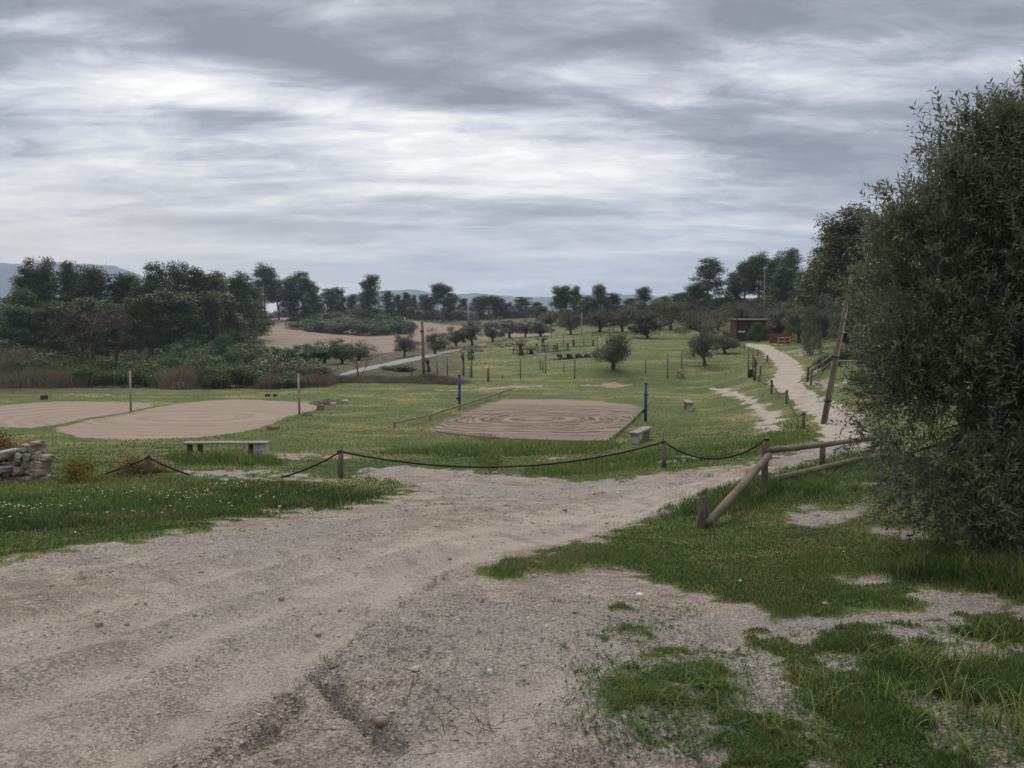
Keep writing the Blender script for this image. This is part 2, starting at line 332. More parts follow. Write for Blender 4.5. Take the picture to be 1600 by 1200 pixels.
# ------------------------------------------------------------------ mesh and object helpers
def link(o): scene.collection.objects.link(o); return o
def tag(o, label=None, cat=None, group=None, kind=None):
    if label: o['label'] = label
    if cat: o['category'] = cat
    if group: o['group'] = group
    if kind: o['kind'] = kind
    return o
def raw_mesh(name, V, tris=None, quads=None, mat=None, attrs=None, smooth=False, polys=None, normals=None):
    me = bpy.data.meshes.new(name)
    V = np.asarray(V, np.float32); me.vertices.add(len(V)); me.vertices.foreach_set('co', V.ravel())
    lo, st, tot = [], [], 0
    for arr, k in ((tris, 3), (quads, 4)):
        if arr is not None and len(arr):
            arr = np.asarray(arr, np.int32); lo.append(arr.ravel()); st.append(np.arange(len(arr)) * k + tot); tot += arr.size
    if polys:
        for p in polys: lo.append(np.array(p, np.int32)); st.append(np.array([tot])); tot += len(p)
    lo = np.concatenate(lo).astype(np.int32); st = np.concatenate(st).astype(np.int32)
    me.loops.add(len(lo)); me.loops.foreach_set('vertex_index', lo)
    me.polygons.add(len(st)); me.polygons.foreach_set('loop_start', st)
    me.polygons.foreach_set('use_smooth', np.full(len(st), smooth))
    for k, a in (attrs or {}).items():
        at = me.attributes.new(k, 'FLOAT', 'POINT'); at.data.foreach_set('value', np.asarray(a, np.float32))
    me.update(calc_edges=True)
    if normals is not None: me.normals_split_custom_set_from_vertices(normals)
    if mat: me.materials.append(mat)
    return me
def obj(name, me, parent=None, loc=(0, 0, 0), rot=(0, 0, 0), sc=(1, 1, 1)):
    o = bpy.data.objects.new(name, me); o.location = loc; o.rotation_euler = rot; o.scale = sc
    if parent: o.parent = parent
    return link(o)
class MB:
    """collects boxes, tubes and prisms and links them as ONE mesh object"""
    def __init__(s): s.v = []; s.f = []; s.sm = []
    def add(s, V, Fc, sm=False):
        n = len(s.v); s.v += [tuple(p) for p in V]; s.f += [tuple(i + n for i in f) for f in Fc]; s.sm += [sm] * len(Fc); return s
    def box(s, c, size, rot=None, bev=0.0, jit=0.0, rng=None):
        hx, hy, hzz = [q / 2 for q in size]; b = min(bev, hx * .45, hy * .45, hzz * .45)
        if b <= 0: P = [(x, y, z) for z in (-hzz, hzz) for x, y in ((-hx, -hy), (hx, -hy), (hx, hy), (-hx, hy))]; Fc = [(3, 2, 1, 0), (4, 5, 6, 7), (0, 1, 5, 4), (1, 2, 6, 5), (2, 3, 7, 6), (3, 0, 4, 7)]
        else:
            P = []; rings = [(-hzz, b), (-hzz + b, 0), (hzz - b, 0), (hzz, b)]
            for z, ins in rings:
                X, Y = hx - ins, hy - ins; q = b
                P += [(-X + q, -Y, z), (X - q, -Y, z), (X, -Y + q, z), (X, Y - q, z), (X - q, Y, z), (-X + q, Y, z), (-X, Y - q, z), (-X, -Y + q, z)]
            Fc = [tuple(range(7, -1, -1)), tuple(range(24, 32))]
            for k in range(3):
                for i in range(8): j = (i + 1) % 8; Fc.append((k * 8 + i, k * 8 + j, k * 8 + 8 + j, k * 8 + 8 + i))
        if jit: P = [tuple(q + rng.uniform(-jit, jit) for q in p) for p in P]
        M = rot or Matrix.Identity(3); c = Vector(c)
        return s.add([M @ Vector(p) + c for p in P], Fc)
    def tube(s, pts, rad, n=8, cap=True, wob=0.0, rng=None):
        pts = [Vector(p) for p in pts]; rad = rad if hasattr(rad, '__len__') else [rad] * len(pts); V = []; Fc = []
        for i, p in enumerate(pts):
            t = (pts[min(i + 1, len(pts) - 1)] - pts[max(i - 1, 0)]).normalized()
            u = t.cross(Vector((0, 0, 1)) if abs(t.z) < 0.9 else Vector((0, 1, 0))).normalized(); v = t.cross(u)
            for k in range(n):
                a = 2 * math.pi * k / n; rr = rad[i] * (1 + (rng.uniform(-wob, wob) if wob else 0))
                V.append(p + (u * math.cos(a) + v * math.sin(a)) * rr)
        for i in range(len(pts) - 1):
            for k in range(n): j = (k + 1) % n; Fc.append((i * n + k, i * n + j, i * n + n + j, i * n + n + k))
        if cap: Fc.append(tuple(range(n - 1, -1, -1))); Fc.append(tuple(range((len(pts) - 1) * n, len(pts) * n)))
        return s.add(V, Fc, n > 5)
    def mesh(s, name, mat):
        me = bpy.data.meshes.new(name); me.from_pydata(s.v, [], s.f); me.polygons.foreach_set('use_smooth', s.sm); me.update()
        if mat: me.materials.append(mat)
        return me
    def build(s, name, mat, parent=None, loc=(0, 0, 0)): return obj(name, s.mesh(name, mat), parent, loc)
def empty(name, loc, rz=0, sc=1.0, label=None, cat=None, group=None):
    o = obj(name, None, None, loc, (0, 0, rz), (sc, sc, sc) if not hasattr(sc, '__len__') else sc); return tag(o, label, cat, group)
# ------------------------------------------------------------------ materials
def mat(name):
    m = bpy.data.materials.new(name); m.use_nodes = True; t = NT(m.node_tree); t.n.clear()
    out = t.new('ShaderNodeOutputMaterial'); return m, t, out
def principled(t, out, col, rough=0.8, bump=None, strength=0.3, dist=0.02, spec=0.3, metal=0.0):
    p = t.new('ShaderNodeBsdfPrincipled'); t.put(p.inputs['Base Color'], col); t.put(p.inputs['Roughness'], rough)
    p.inputs['Specular IOR Level'].default_value = spec; p.inputs['Metallic'].default_value = metal
    if bump is not None:
        b = t.new('ShaderNodeBump'); t.put(b.inputs['Height'], bump); b.inputs['Strength'].default_value = strength; b.inputs['Distance'].default_value = dist
        t.l.new(b.outputs[0], p.inputs['Normal'])
    if out: t.l.new(p.outputs[0], out.inputs[0])
    return p
def surf(name, a, b, scale=6.0, rough=0.85, stretch=(1, 1, 1), bump=0.4, dist=0.01, spec=0.2, metal=0.0):
    """weathered surface: two tones by noise, stretched along the grain"""
    m, t, out = mat(name); co = t.new('ShaderNodeTexCoord').outputs['Object']
    n = t.noise(t.map(co, stretch), scale, 8, 0.65); n2 = t.noise(co, scale * 0.25, 3)
    v = t.m('ADD', t.m('MULTIPLY', n, 0.6), t.m('MULTIPLY', n2, 0.4))
    principled(t, out, t.mix(t.mr(v, 0.35, 0.65), a, b), rough, n, bump, dist, spec, metal); return m
M_LOG = surf('log_wood', (0.075, 0.062, 0.046), (0.20, 0.165, 0.125), 9, 0.9, (6, 6, 0.7), 0.7, 0.01)
M_WOOD = surf('grey_wood', (0.14, 0.115, 0.095), (0.30, 0.26, 0.22), 8, 0.85, (1, 5, 5), 0.6, 0.01)
M_DARKWOOD = surf('dark_wood', (0.035, 0.028, 0.022), (0.10, 0.08, 0.06), 8)
M_PALEPOLE = surf('pale_pole', (0.20, 0.165, 0.13), (0.36, 0.31, 0.25), 9, 0.85, (6, 6, 0.8))
M_ROPE = surf('rope_fibre', (0.012, 0.011, 0.010), (0.035, 0.03, 0.026), 40)
M_BLUE = surf('blue_paint', (0.006, 0.030, 0.125), (0.014, 0.055, 0.19), 7, 0.45, bump=0.1, spec=0.4)
M_CONC = surf('concrete', (0.24, 0.23, 0.21), (0.42, 0.41, 0.38), 12)
M_STONE = surf('rubble_stone', (0.13, 0.10, 0.08), (0.36, 0.30, 0.24), 9, 0.9, bump=0.8, dist=0.02)
M_SLATE = surf('grey_slab_stone', (0.12, 0.125, 0.12), (0.34, 0.345, 0.335), 5, 0.8, bump=0.8, dist=0.015)
M_BRICK = surf('red_brick', (0.13, 0.06, 0.042), (0.24, 0.14, 0.10), 12)
M_SHED = surf('shed_boards', (0.055, 0.020, 0.015), (0.10, 0.038, 0.026), 3, 0.8, (8, 8, 0.6))
M_ORANGE = surf('orange_boards', (0.15, 0.062, 0.032), (0.23, 0.098, 0.052), 3, 0.8, (8, 8, 0.6))
M_ROOF = surf('roof_sheet', (0.16, 0.16, 0.165), (0.28, 0.29, 0.30), 3, 0.6)
M_YEL = surf('yellow_paint', (0.5, 0.31, 0.06), (0.62, 0.42, 0.12), 14)
M_DARKPLATE = surf('dark_plate', (0.02, 0.02, 0.02), (0.05, 0.045, 0.04), 14)
M_WHITEROCK = surf('white_rock', (0.42, 0.40, 0.36), (0.70, 0.68, 0.62), 7, bump=0.8)
M_WHITEMETAL = surf('white_metal', (0.50, 0.52, 0.54), (0.66, 0.68, 0.70), 4, 0.5)
M_BARK = surf('bark', (0.045, 0.036, 0.03), (0.13, 0.105, 0.085), 6, 0.95, (3, 3, 0.8), 1.0, 0.02)
M_PINEBARK = surf('pine_bark', (0.07, 0.052, 0.042), (0.19, 0.15, 0.125), 5, 0.95, (3, 3, 0.8), 1.0, 0.02)
def foliage(name, dark, light, under=None, trans=0.22, rough=0.55, vary=0.25):
    m, t, out = mat(name); v = t.attr('v')
    rnd = t.new('ShaderNodeObjectInfo').outputs['Random']
    co = t.new('ShaderNodeTexCoord').outputs['Object']
    n = t.noise(co, 0.9, 3)
    f = t.m('ADD', t.m('MULTIPLY', v, 0.65), t.m('MULTIPLY', n, 0.45))
    col = t.mix(t.mr(f, 0.2, 0.95), dark, light)
    hs = t.new('ShaderNodeHueSaturation'); t.put(hs.inputs['Color'], col)
    t.put(hs.inputs['Value'], t.m('ADD', t.m('MULTIPLY', rnd, vary), 1 - vary / 2)); t.put(hs.inputs['Hue'], t.m('ADD', t.m('MULTIPLY', rnd, 0.03), 0.485))
    col = hs.outputs[0]
    if under:
        g = t.new('ShaderNodeNewGeometry').outputs['Backfacing']; col = t.mix(g, col, under)
    p = principled(t, None, col, rough, spec=0.25)
    tr = t.new('ShaderNodeBsdfTranslucent'); t.put(tr.inputs[0], col)
    ms = t.new('ShaderNodeMixShader'); ms.inputs[0].default_value = trans
    t.l.new(p.outputs[0], ms.inputs[1]); t.l.new(tr.outputs[0], ms.inputs[2]); t.l.new(ms.outputs[0], out.inputs[0]); return m
M_PINE = foliage('pine_needles', (0.034, 0.054, 0.016), (0.125, 0.155, 0.042))
M_PINEL = foliage('pale_pine_needles', (0.030, 0.050, 0.020), (0.085, 0.125, 0.045))
M_OLIVE = foliage('olive_leaves', (0.040, 0.058, 0.030), (0.132, 0.158, 0.080), (0.21, 0.23, 0.17), 0.15, 0.5)
M_OLIVEF = foliage('distant_olive_leaves', (0.060, 0.072, 0.042), (0.175, 0.190, 0.115), None, 0.15)
M_OAK = foliage('holm_oak_leaves', (0.022, 0.034, 0.018), (0.065, 0.085, 0.042))
M_ALMOND = foliage('almond_leaves', (0.060, 0.058, 0.034), (0.150, 0.130, 0.070))
M_BUSH = foliage('scrub_leaves', (0.042, 0.062, 0.026), (0.125, 0.155, 0.062))
M_BUSHG = foliage('green_scrub_leaves', (0.036, 0.072, 0.022), (0.110, 0.180, 0.055))
M_DRY = foliage('dry_scrub', (0.080, 0.062, 0.042), (0.23, 0.180, 0.125))
M_RUST = foliage('reddish_twigs', (0.075, 0.062, 0.046), (0.18, 0.145, 0.105))
M_YBUSH = foliage('yellow_flower_scrub', (0.055, 0.065, 0.02), (0.40, 0.30, 0.04))
M_OBUSH = foliage('orange_scrub', (0.06, 0.06, 0.02), (0.38, 0.20, 0.045))
M_GRASS = None
# ------------------------------------------------------------------ ground materials
def grass_colours(t, co, fine):
    big = t.noise(co, 0.12, 4); mid = t.noise(co, 0.9, 4)
    f = t.m('ADD', t.m('MULTIPLY', big, 0.6), t.m('MULTIPLY', mid, 0.4))
    g = t.ramp(f, [(0.30, (0.046, 0.082, 0.022)), (0.44, (0.078, 0.125, 0.032)), (0.56, (0.122, 0.155, 0.046)), (0.70, (0.20, 0.175, 0.080))])
    return g
def make_ground_mat():
    m, t, out = mat('ground_cover'); co = t.new('ShaderNodeTexCoord').outputs['Object']
    A = {k: t.attr(k) for k in ('mg', 'ms', 'mf', 'ml', 'mp', 'mw', 'mc', 'mt')}
    n_s = t.noise(co, 0.35, 5, 0.6); n_m = t.noise(co, 2.2, 8, 0.68); n_f = t.noise(co, 24, 8, 0.75); n_ff = t.noise(co, 110, 4, 0.7)
    vo = t.new('ShaderNodeTexVoronoi'); t.put(vo.inputs['Vector'], co); vo.inputs['Scale'].default_value = 95
    vo2 = t.new('ShaderNodeTexVoronoi'); t.put(vo2.inputs['Vector'], co); vo2.inputs['Scale'].default_value = 38
    # dirt: pale tan packed soil, grey gravel drifts, browner damp bits
    base = t.mix(t.mr(n_m, 0.36, 0.66), (0.205, 0.170, 0.142), (0.395, 0.345, 0.297))
    base = t.mix(t.mr(n_s, 0.44, 0.62, 0, 0.75), base, (0.275, 0.262, 0.252))
    base = t.mix(t.mr(t.noise(t.map(co, (1, 1, 1), (0, 0, 0.5)), 0.7, 4), 0.52, 0.66, 0, 0.7), base, (0.37, 0.318, 0.270))
    base = t.mix(t.mr(n_f, 0.35, 0.60, 0.5, 0.0), base, (0.16, 0.135, 0.115))
    sp = t.new('ShaderNodeSeparateColor'); t.put(sp.inputs[0], vo.outputs['Color'])
    base = t.mix(t.m('MULTIPLY', A['mt'], 0.75), base, t.mix(n_m, (0.335, 0.295, 0.262), (0.43, 0.385, 0.345)))
    grain = t.m('POWER', t.mr(sp.outputs[0], 0.0, 1.0, 0.55, 1.32), t.m('MULTIPLY_ADD', A['mt'], -0.6, 1.0))
    base = t.mix(1.0, base, grain, 'MULTIPLY')
    sand_n = t.noise(t.map(co, (0.5, 1.6, 1)), 1.3, 7, 0.6)
    # raked rings on the courts
    def rings(c, sx, sy, fq):
        mp = t.map(co, (1 / sx, 1 / sy, 0), (0, 0, 0), (-c[0] / sx, -c[1] / sy, 0))
        ln = t.new('ShaderNodeVectorMath', operation='LENGTH'); t.put(ln.inputs[0], mp)
        d = t.m('ADD', ln.outputs['Value'], t.m('MULTIPLY', n_s, 0.26))
        nn = t.new('ShaderNodeTexNoise', noise_dimensions='1D'); t.put(nn.inputs['W'], d); nn.inputs['Scale'].default_value = fq; nn.inputs['Detail'].default_value = 4; nn.inputs['Roughness'].default_value = 0.6
        return nn.outputs['Fac'], ln.outputs['Value']
    r1, d1 = rings((P_COURT.mean(0)[0] - 0.5, P_COURT.mean(0)[1] - 1.0), 9.0, 6.3, 19); r2, d2 = rings(P_SANDB.mean(0), 10.0, 6.0, 12)
    rr = t.mr(t.m('MULTIPLY_ADD', sand_n, 0.30, t.m('MULTIPLY', r1, 0.70)), 0.455, 0.545)
    ringamt = t.mr(d1, 0.7, 1.2, 1.0, 0.15)
    sandc = t.mix(t.m('MULTIPLY', rr, ringamt), (0.235, 0.182, 0.148), (0.080, 0.057, 0.045))
    sandc = t.mix(t.mr(n_m, 0.5, 0.75, 0, 0.4), sandc, (0.265, 0.218, 0.188))
    sandl = t.mix(t.m('MULTIPLY', t.mr(r2, 0.44, 0.58), 0.75), (0.268, 0.212, 0.172), (0.19, 0.146, 0.118))
    sandl = t.mix(t.mr(n_m, 0.5, 0.75, 0, 0.3), sandl, (0.27, 0.22, 0.19))
    field = t.mix(t.mr(t.noise(t.map(co, (0.12, 1.0, 1)), 0.5, 5), 0.35, 0.65), (0.235, 0.180, 0.142), (0.175, 0.134, 0.107))
    lane = t.mix(n_m, (0.21, 0.21, 0.21), (0.28, 0.28, 0.28))
    path = t.mix(t.mr(n_m, 0.35, 0.65), (0.30, 0.262, 0.222), (0.42, 0.372, 0.318)); path = t.mix(t.mr(n_f, .35, .6, .35, 0), path, (0.2, 0.17, 0.14))
    g = grass_colours(t, co, n_f)
    g = t.mix(t.mr(n_f, 0.4, 0.62, 0.55, 0.0), g, (0.055, 0.062, 0.024))
    thatch = t.mix(t.mr(n_f, 0.4, 0.6), (0.10, 0.085, 0.05), (0.06, 0.062, 0.028))
    g = t.mix(t.mr(t.noise(co, 1.4, 5), 0.54, 0.68, 0, 0.75), g, thatch)
    wild = t.mix(t.mr(n_s, 0.4, 0.6), (0.055, 0.052, 0.03), (0.095, 0.080, 0.055))
    g = t.mix(t.mr(t.noise(t.map(co, (0.7, 1.3, 1)), 0.33, 5, 0.6), 0.48, 0.64, 0, 0.85), g, (0.20, 0.178, 0.072))
    g = t.mix(t.mr(t.noise(t.map(co, (0.6, 1.4, 1), (0, 0, 0.4), (9, 4, 0)), 0.45, 5, 0.6), 0.52, 0.66, 0, 0.7), g, (0.055, 0.085, 0.030))
    g = t.mix(A['mw'], g, wild)
    mg = t.mr(t.m('ADD', A['mg'], t.m('MULTIPLY', t.m('SUBTRACT', n_f, 0.5), 0.9)), 0.38, 0.62)
    col = t.mix(mg, base, g)
    pp = t.mr(t.m('ADD', A['mp'], t.m('MULTIPLY', t.m('SUBTRACT', n_m, 0.5), 0.7)), 0.4, 0.6)
    col = t.mix(pp, col, path)
    col = t.mix(A['mf'], col, field); col = t.mix(A['ml'], col, lane)
    se = t.mr(t.m('ADD', A['ms'], t.m('MULTIPLY', t.m('SUBTRACT', n_m, 0.5), 0.5)), 0.4, 0.6)
    col = t.mix(se, col, sandl)
    ce = t.mr(t.m('ADD', A['mc'], t.m('MULTIPLY', t.m('SUBTRACT', n_m, 0.5), 0.3)), 0.4, 0.6)
    col = t.mix(ce, col, sandc)
    # relief: gravel grains and clods
    hgt = t.m('ADD', t.m('MULTIPLY', n_f, 0.9), t.m('MULTIPLY', n_ff, 0.25))
    hgt = t.m('ADD', hgt, t.m('MULTIPLY', vo.outputs['Distance'], -0.35)); hgt = t.m('ADD', hgt, t.m('MULTIPLY', vo2.outputs['Distance'], -0.35))
    soft = t.m('MAXIMUM', A['ms'], t.m('MAXIMUM', A['mc'], A['mf']))
    hgt = t.m('MULTIPLY', hgt, t.m('MULTIPLY_ADD', soft, -0.6, 1.0))
    principled(t, out, col, 0.92, hgt, 0.9, 0.024, 0.15); return m
M_GROUND = make_ground_mat()
# ------------------------------------------------------------------ ground mesh: rings around the viewpoint, finer close by, out to 3 km
def build_ground():
    th = np.concatenate([np.linspace(-180, -48, 36)[:-1], np.linspace(-48, 48, 1051), np.linspace(48, 180, 36)[1:]]) * np.pi / 180
    rs = [0.9]
    while rs[-1] < 3000:
        r = rs[-1]; k = 0.02 if r < 2 else 0.0048 if r < 11 else 0.0072 if r < 60 else 0.016 if r < 330 else 0.05
        rs.append(r * (1 + k))
    rs = np.array(rs); nr, nt = len(rs), len(th)
    X = (rs[:, None] * np.sin(th)).ravel(); Y = (rs[:, None] * np.cos(th)).ravel()
    M = masks(X, Y); Z = H(X, Y, M)
    # the two ends of the circle meet behind the viewer
    V = np.stack([X, Y, Z], 1)
    i = np.arange(nr - 1)[:, None] * nt + np.arange(nt - 1)
    Q = np.stack([i, i + nt, i + nt + 1, i + 1], -1).reshape(-1, 4)[:, ::-1]
    V = np.vstack([V, [[0, 0, 2.72]]]); c = len(V) - 1
    T = np.stack([np.full(nt - 1, c), np.arange(nt - 1), np.arange(1, nt)], 1)[:, ::-1]
    # vertex normals from the whole sheet, so the pieces join without a seam
    G = V[:-1].reshape(nr, nt, 3); du = np.gradient(G, axis=1); dv = np.gradient(G, axis=0)
    Nn = np.cross(du, dv); Nn /= np.linalg.norm(Nn, axis=2, keepdims=True) + 1e-12
    Nn[Nn[..., 2] < 0] *= -1; Nn = np.vstack([Nn.reshape(-1, 3), [[0, 0, 1]]])
    r = M['r']
    wild = np.clip(sstep(52, 60, r) * sstep(0.0, -0.10, np.arctan2(X, Y)) * (1 - sstep(-0.09, -0.04, np.arctan2(X, Y)) ) + sstep(150, 200, r) , 0, 1)
    at = dict(mg=M['grass'], ms=np.maximum(M['sanda'], M['sandb']), mc=M['court'], mf=M['field'], ml=M['lane'], mp=np.maximum(M['path'], M['worn'] * 0.78), mw=wild, mt=M['trk'])
    at = {k: np.append(v, v[0]) for k, v in at.items()}
    cls = np.zeros(len(V), int)
    for n, k in enumerate(('road', 'path', 'court', 'sanda', 'sandb', 'field', 'lane'), 1): cls[:-1][M[k] > 0.5] = n
    cls[-1] = 1
    fc = cls[Q[:, 0]]; names = ['meadow', 'dirt_road', 'gravel_path', 'sand_court', 'sand_court', 'sand_court', 'ploughed_field', 'paved_lane']
    labs = ['rolling green meadow and rough turf around the tracks', 'wide rutted pale dirt road crossing the foreground', 'pale gravel path curving up past the leaning pole',
            'raked reddish sand court between the two blue posts', 'sand court at the left edge of the photo', 'rounded sand court between the two bare poles',
            'ploughed brown field behind the scrub', 'narrow grey paved lane rising behind the thicket']
    for n in range(8):
        q = Q[fc == n]; tr = T if n == 1 else None
        if not len(q): continue
        used = np.unique(np.concatenate([q.ravel(), T.ravel()]) if tr is not None else q)
        re = np.zeros(len(V), np.int64); re[used] = np.arange(len(used))
        me = raw_mesh(names[n], V[used], None if tr is None else re[tr], re[q], M_GROUND, {k: a[used] for k, a in at.items()}, True, normals=Nn[used])
        tag(obj(names[n], me), labs[n], kind='structure')
build_ground()
# ------------------------------------------------------------------ distant hills
def build_hill(name, label, prof, D, depth, seed):
    m, t, out = mat(name + '_cover'); co = t.new('ShaderNodeTexCoord').outputs['Object']
    principled(t, out, t.mix(t.noise(co, 0.01, 6, 0.6), (0.045, 0.060, 0.055), (0.09, 0.10, 0.09)), 0.95)
    m.name = name
    px = np.linspace(prof[0][0], prof[-1][0], 260); py = np.interp(px, [p[0] for p in prof], [p[1] for p in prof])
    X0 = (px - 800) / F * D; s = np.linspace(-1, 1, 41)
    top = CAMZ + (505 - py) / F * D + 62 + 5 * fbm(px * 0.05, px * 0, 1.0, 4, seed)
    XX = X0[None, :] * np.ones((41, 1)); YY = D + s[:, None] * depth + 0 * XX
    ZZ = top[None, :] * (1 - np.abs(s[:, None]) ** 1.5) * (1 + 0.10 * fbm(XX, YY, 0.004, 4, seed) * (np.abs(s[:, None]) > 0.02)) - 62.5
    V = np.stack([XX, YY, ZZ], -1).reshape(-1, 3); n = 260
    i = np.arange(40)[:, None] * n + np.arange(n - 1); Q = np.stack([i, i + 1, i + n + 1, i + n], -1).reshape(-1, 4)
    tag(obj(name, raw_mesh(name, V, None, Q, m, smooth=True)), label, kind='structure')
build_hill('hill', 'long blue hill far off at the left edge', [(-700, 430), (-400, 405), (-100, 414), (0, 411), (60, 415), (130, 413), (185, 416), (205, 424), (235, 434), (300, 470), (380, 505), (420, 520)], 2600, 380, 3)
build_hill('hill', 'low pale blue ridge far behind the central pines', [(430, 520), (480, 480), (540, 462), (590, 455), (640, 454), (690, 462), (740, 458), (800, 463), (850, 465), (900, 460), (960, 464), (1000, 458), (1040, 470), (1090, 490), (1150, 520)], 2850, 350, 9)
# ------------------------------------------------------------------ haze
hm, ht, hout = mat('haze'); pv = ht.new('ShaderNodeVolumePrincipled')
pv.inputs['Color'].default_value = (0.60, 0.75, 1.0, 1); pv.inputs['Density'].default_value = 2.6e-4
pv.inputs['Anisotropy'].default_value = 0.0
ht.l.new(pv.outputs[0], hout.inputs['Volume'])
hb = MB().box((0, 0, 95), (7000, 7000, 318)).build('haze', hm); tag(hb, 'thin bluish air between the viewer and the far hills', kind='stuff')

# ------------------------------------------------------------------ foliage builders
def leaves(C, N, L, W, rng, bend=0.0, V0=None, spread=1.0):
    """one rhombic leaf per row: centre C, facing N"""
    n = len(C); a = rng.normal(size=(n, 3)); a -= N * np.sum(a * N, 1, keepdims=True); a /= np.linalg.norm(a, axis=1, keepdims=True) + 1e-9
    b = np.cross(N, a); L = (L * rng.uniform(0.6, 1.35, n))[:, None]; W = (W * rng.uniform(0.6, 1.3, n))[:, None]
    V = np.stack([C - a * L / 2, C + b * W / 2 - a * L * 0.05, C + a * L / 2, C - b * W / 2 - a * L * 0.05], 1)
    return V.reshape(-1, 3), np.arange(n * 4).reshape(-1, 4)
def clumps(cen, rad, cnt, L, W, rng, up=0.3, shell=0.5):
    """leaf clumps: cen (k,3), rad (k,3), cnt leaves each"""
    k = len(cen); idx = np.repeat(np.arange(k), cnt); n = len(idx)
    d = rng.normal(size=(n, 3)); d /= np.linalg.norm(d, axis=1, keepdims=True)
    rr = rng.uniform(0, 1, n) ** shell
    C = cen[idx] + d * rad[idx] * rr[:, None]
    N = d * 0.6 + rng.normal(size=(n, 3)) * 0.55 + np.array([0, 0, up]); N /= np.linalg.norm(N, axis=1, keepdims=True)
    V, Q = leaves(C, N, L, W, rng)
    v = np.clip(0.45 + rng.normal(0, 0.12, k)[idx] + rng.normal(0, 0.18, n) + 0.0 * rr, 0, 1)
    return V, Q, np.repeat(v, 4)
def limb(mb, p0, d, length, r0, rng, seg=4, droop=0.0, wig=0.18, n=5):
    pts = [p0]; d = d.normalized(); p = p0.copy()
    for i in range(seg):
        d = (d + Vector(rng.normal(0, wig, 3)) + Vector((0, 0, -droop))).normalized(); p = p + d * length / seg; pts.append(p.copy())
    mb.tube(pts, [r0 * (1 - 0.8 * i / seg) for i in range(seg + 1)], n, cap=False); return pts
def proto_pine(seed, h=12.0, base=0.32, wid=0.24, leafn=6800, top=1.0, mat_=None, lean=0.03):
    rng = np.random.default_rng(seed); mb = MB()
    pts = []; p = Vector((0, 0, -0.4)); off = rng.normal(0, lean, 2)
    for i in range(9):
        z = -0.4 + (h * 0.94 + 0.4) * i / 8; pts.append(Vector((off[0] * z + 0.12 * math.sin(z * 0.5 + seed), off[1] * z + 0.1 * math.cos(z * 0.6 + seed), z)))
    mb.tube(pts, [0.19 * (h / 12) * (1 - 0.85 * i / 8) + 0.015 for i in range(9)], 7)
    cen, rad = [], []
    def on(z):
        f = (z + 0.4) / (h * 0.94 + 0.4) * 8; i = min(int(f), 7); return pts[i].lerp(pts[i + 1], f - i)
    nl = 34
    for i in range(nl):
        f = base + (1 - base) * (i + rng.uniform(0, 0.9)) / nl; z = h * f * 0.95
        u = (f - base) / (1 - base); prof = math.sin(min(1, u * 1.2 + 0.30) * math.pi * 0.86) ** 0.7 * (0.55 + 0.45 * rng.uniform()) * (1 - 0.25 * u)
        L = h * wid * prof + 0.4; a = i * 2.4 + rng.uniform(-0.5, 0.5)
        q = limb(mb, on(z), Vector((math.cos(a), math.sin(a), 0.35 + 0.5 * u)), L, 0.05 * h / 12 * (1.3 - u), rng)
        for k in range(rng.integers(2, 5)):
            pp = q[-1 - (k % 3)] + Vector(rng.normal(0, 0.16 * h / 12, 3)); cen.append(pp + Vector((0, 0, 0.2))); s = rng.uniform(0.6, 1.3) * h / 12; rad.append((s, s, s * 0.95))
    for k in range(5): pp = on(h * rng.uniform(0.86, 0.94)) + Vector(rng.normal(0, 0.35, 3)); cen.append(pp); rad.append((0.75 * h / 12, 0.75 * h / 12, 0.7 * h / 12 * top))
    cen, rad = np.array([tuple(c) for c in cen]), np.array(rad)
    V, Q, v = clumps(cen, rad, max(20, leafn // len(cen)), 0.36 * h / 12, 0.12 * h / 12, rng, 0.35, 0.45)
    return [('trunk', mb.mesh('pine_trunk', M_PINEBARK)), ('crown', raw_mesh('pine_crown', V, None, Q, mat_ or M_PINE, {'v': v}))], float(np.percentile(V[:, 2], 99.6)), 'pine_tree'
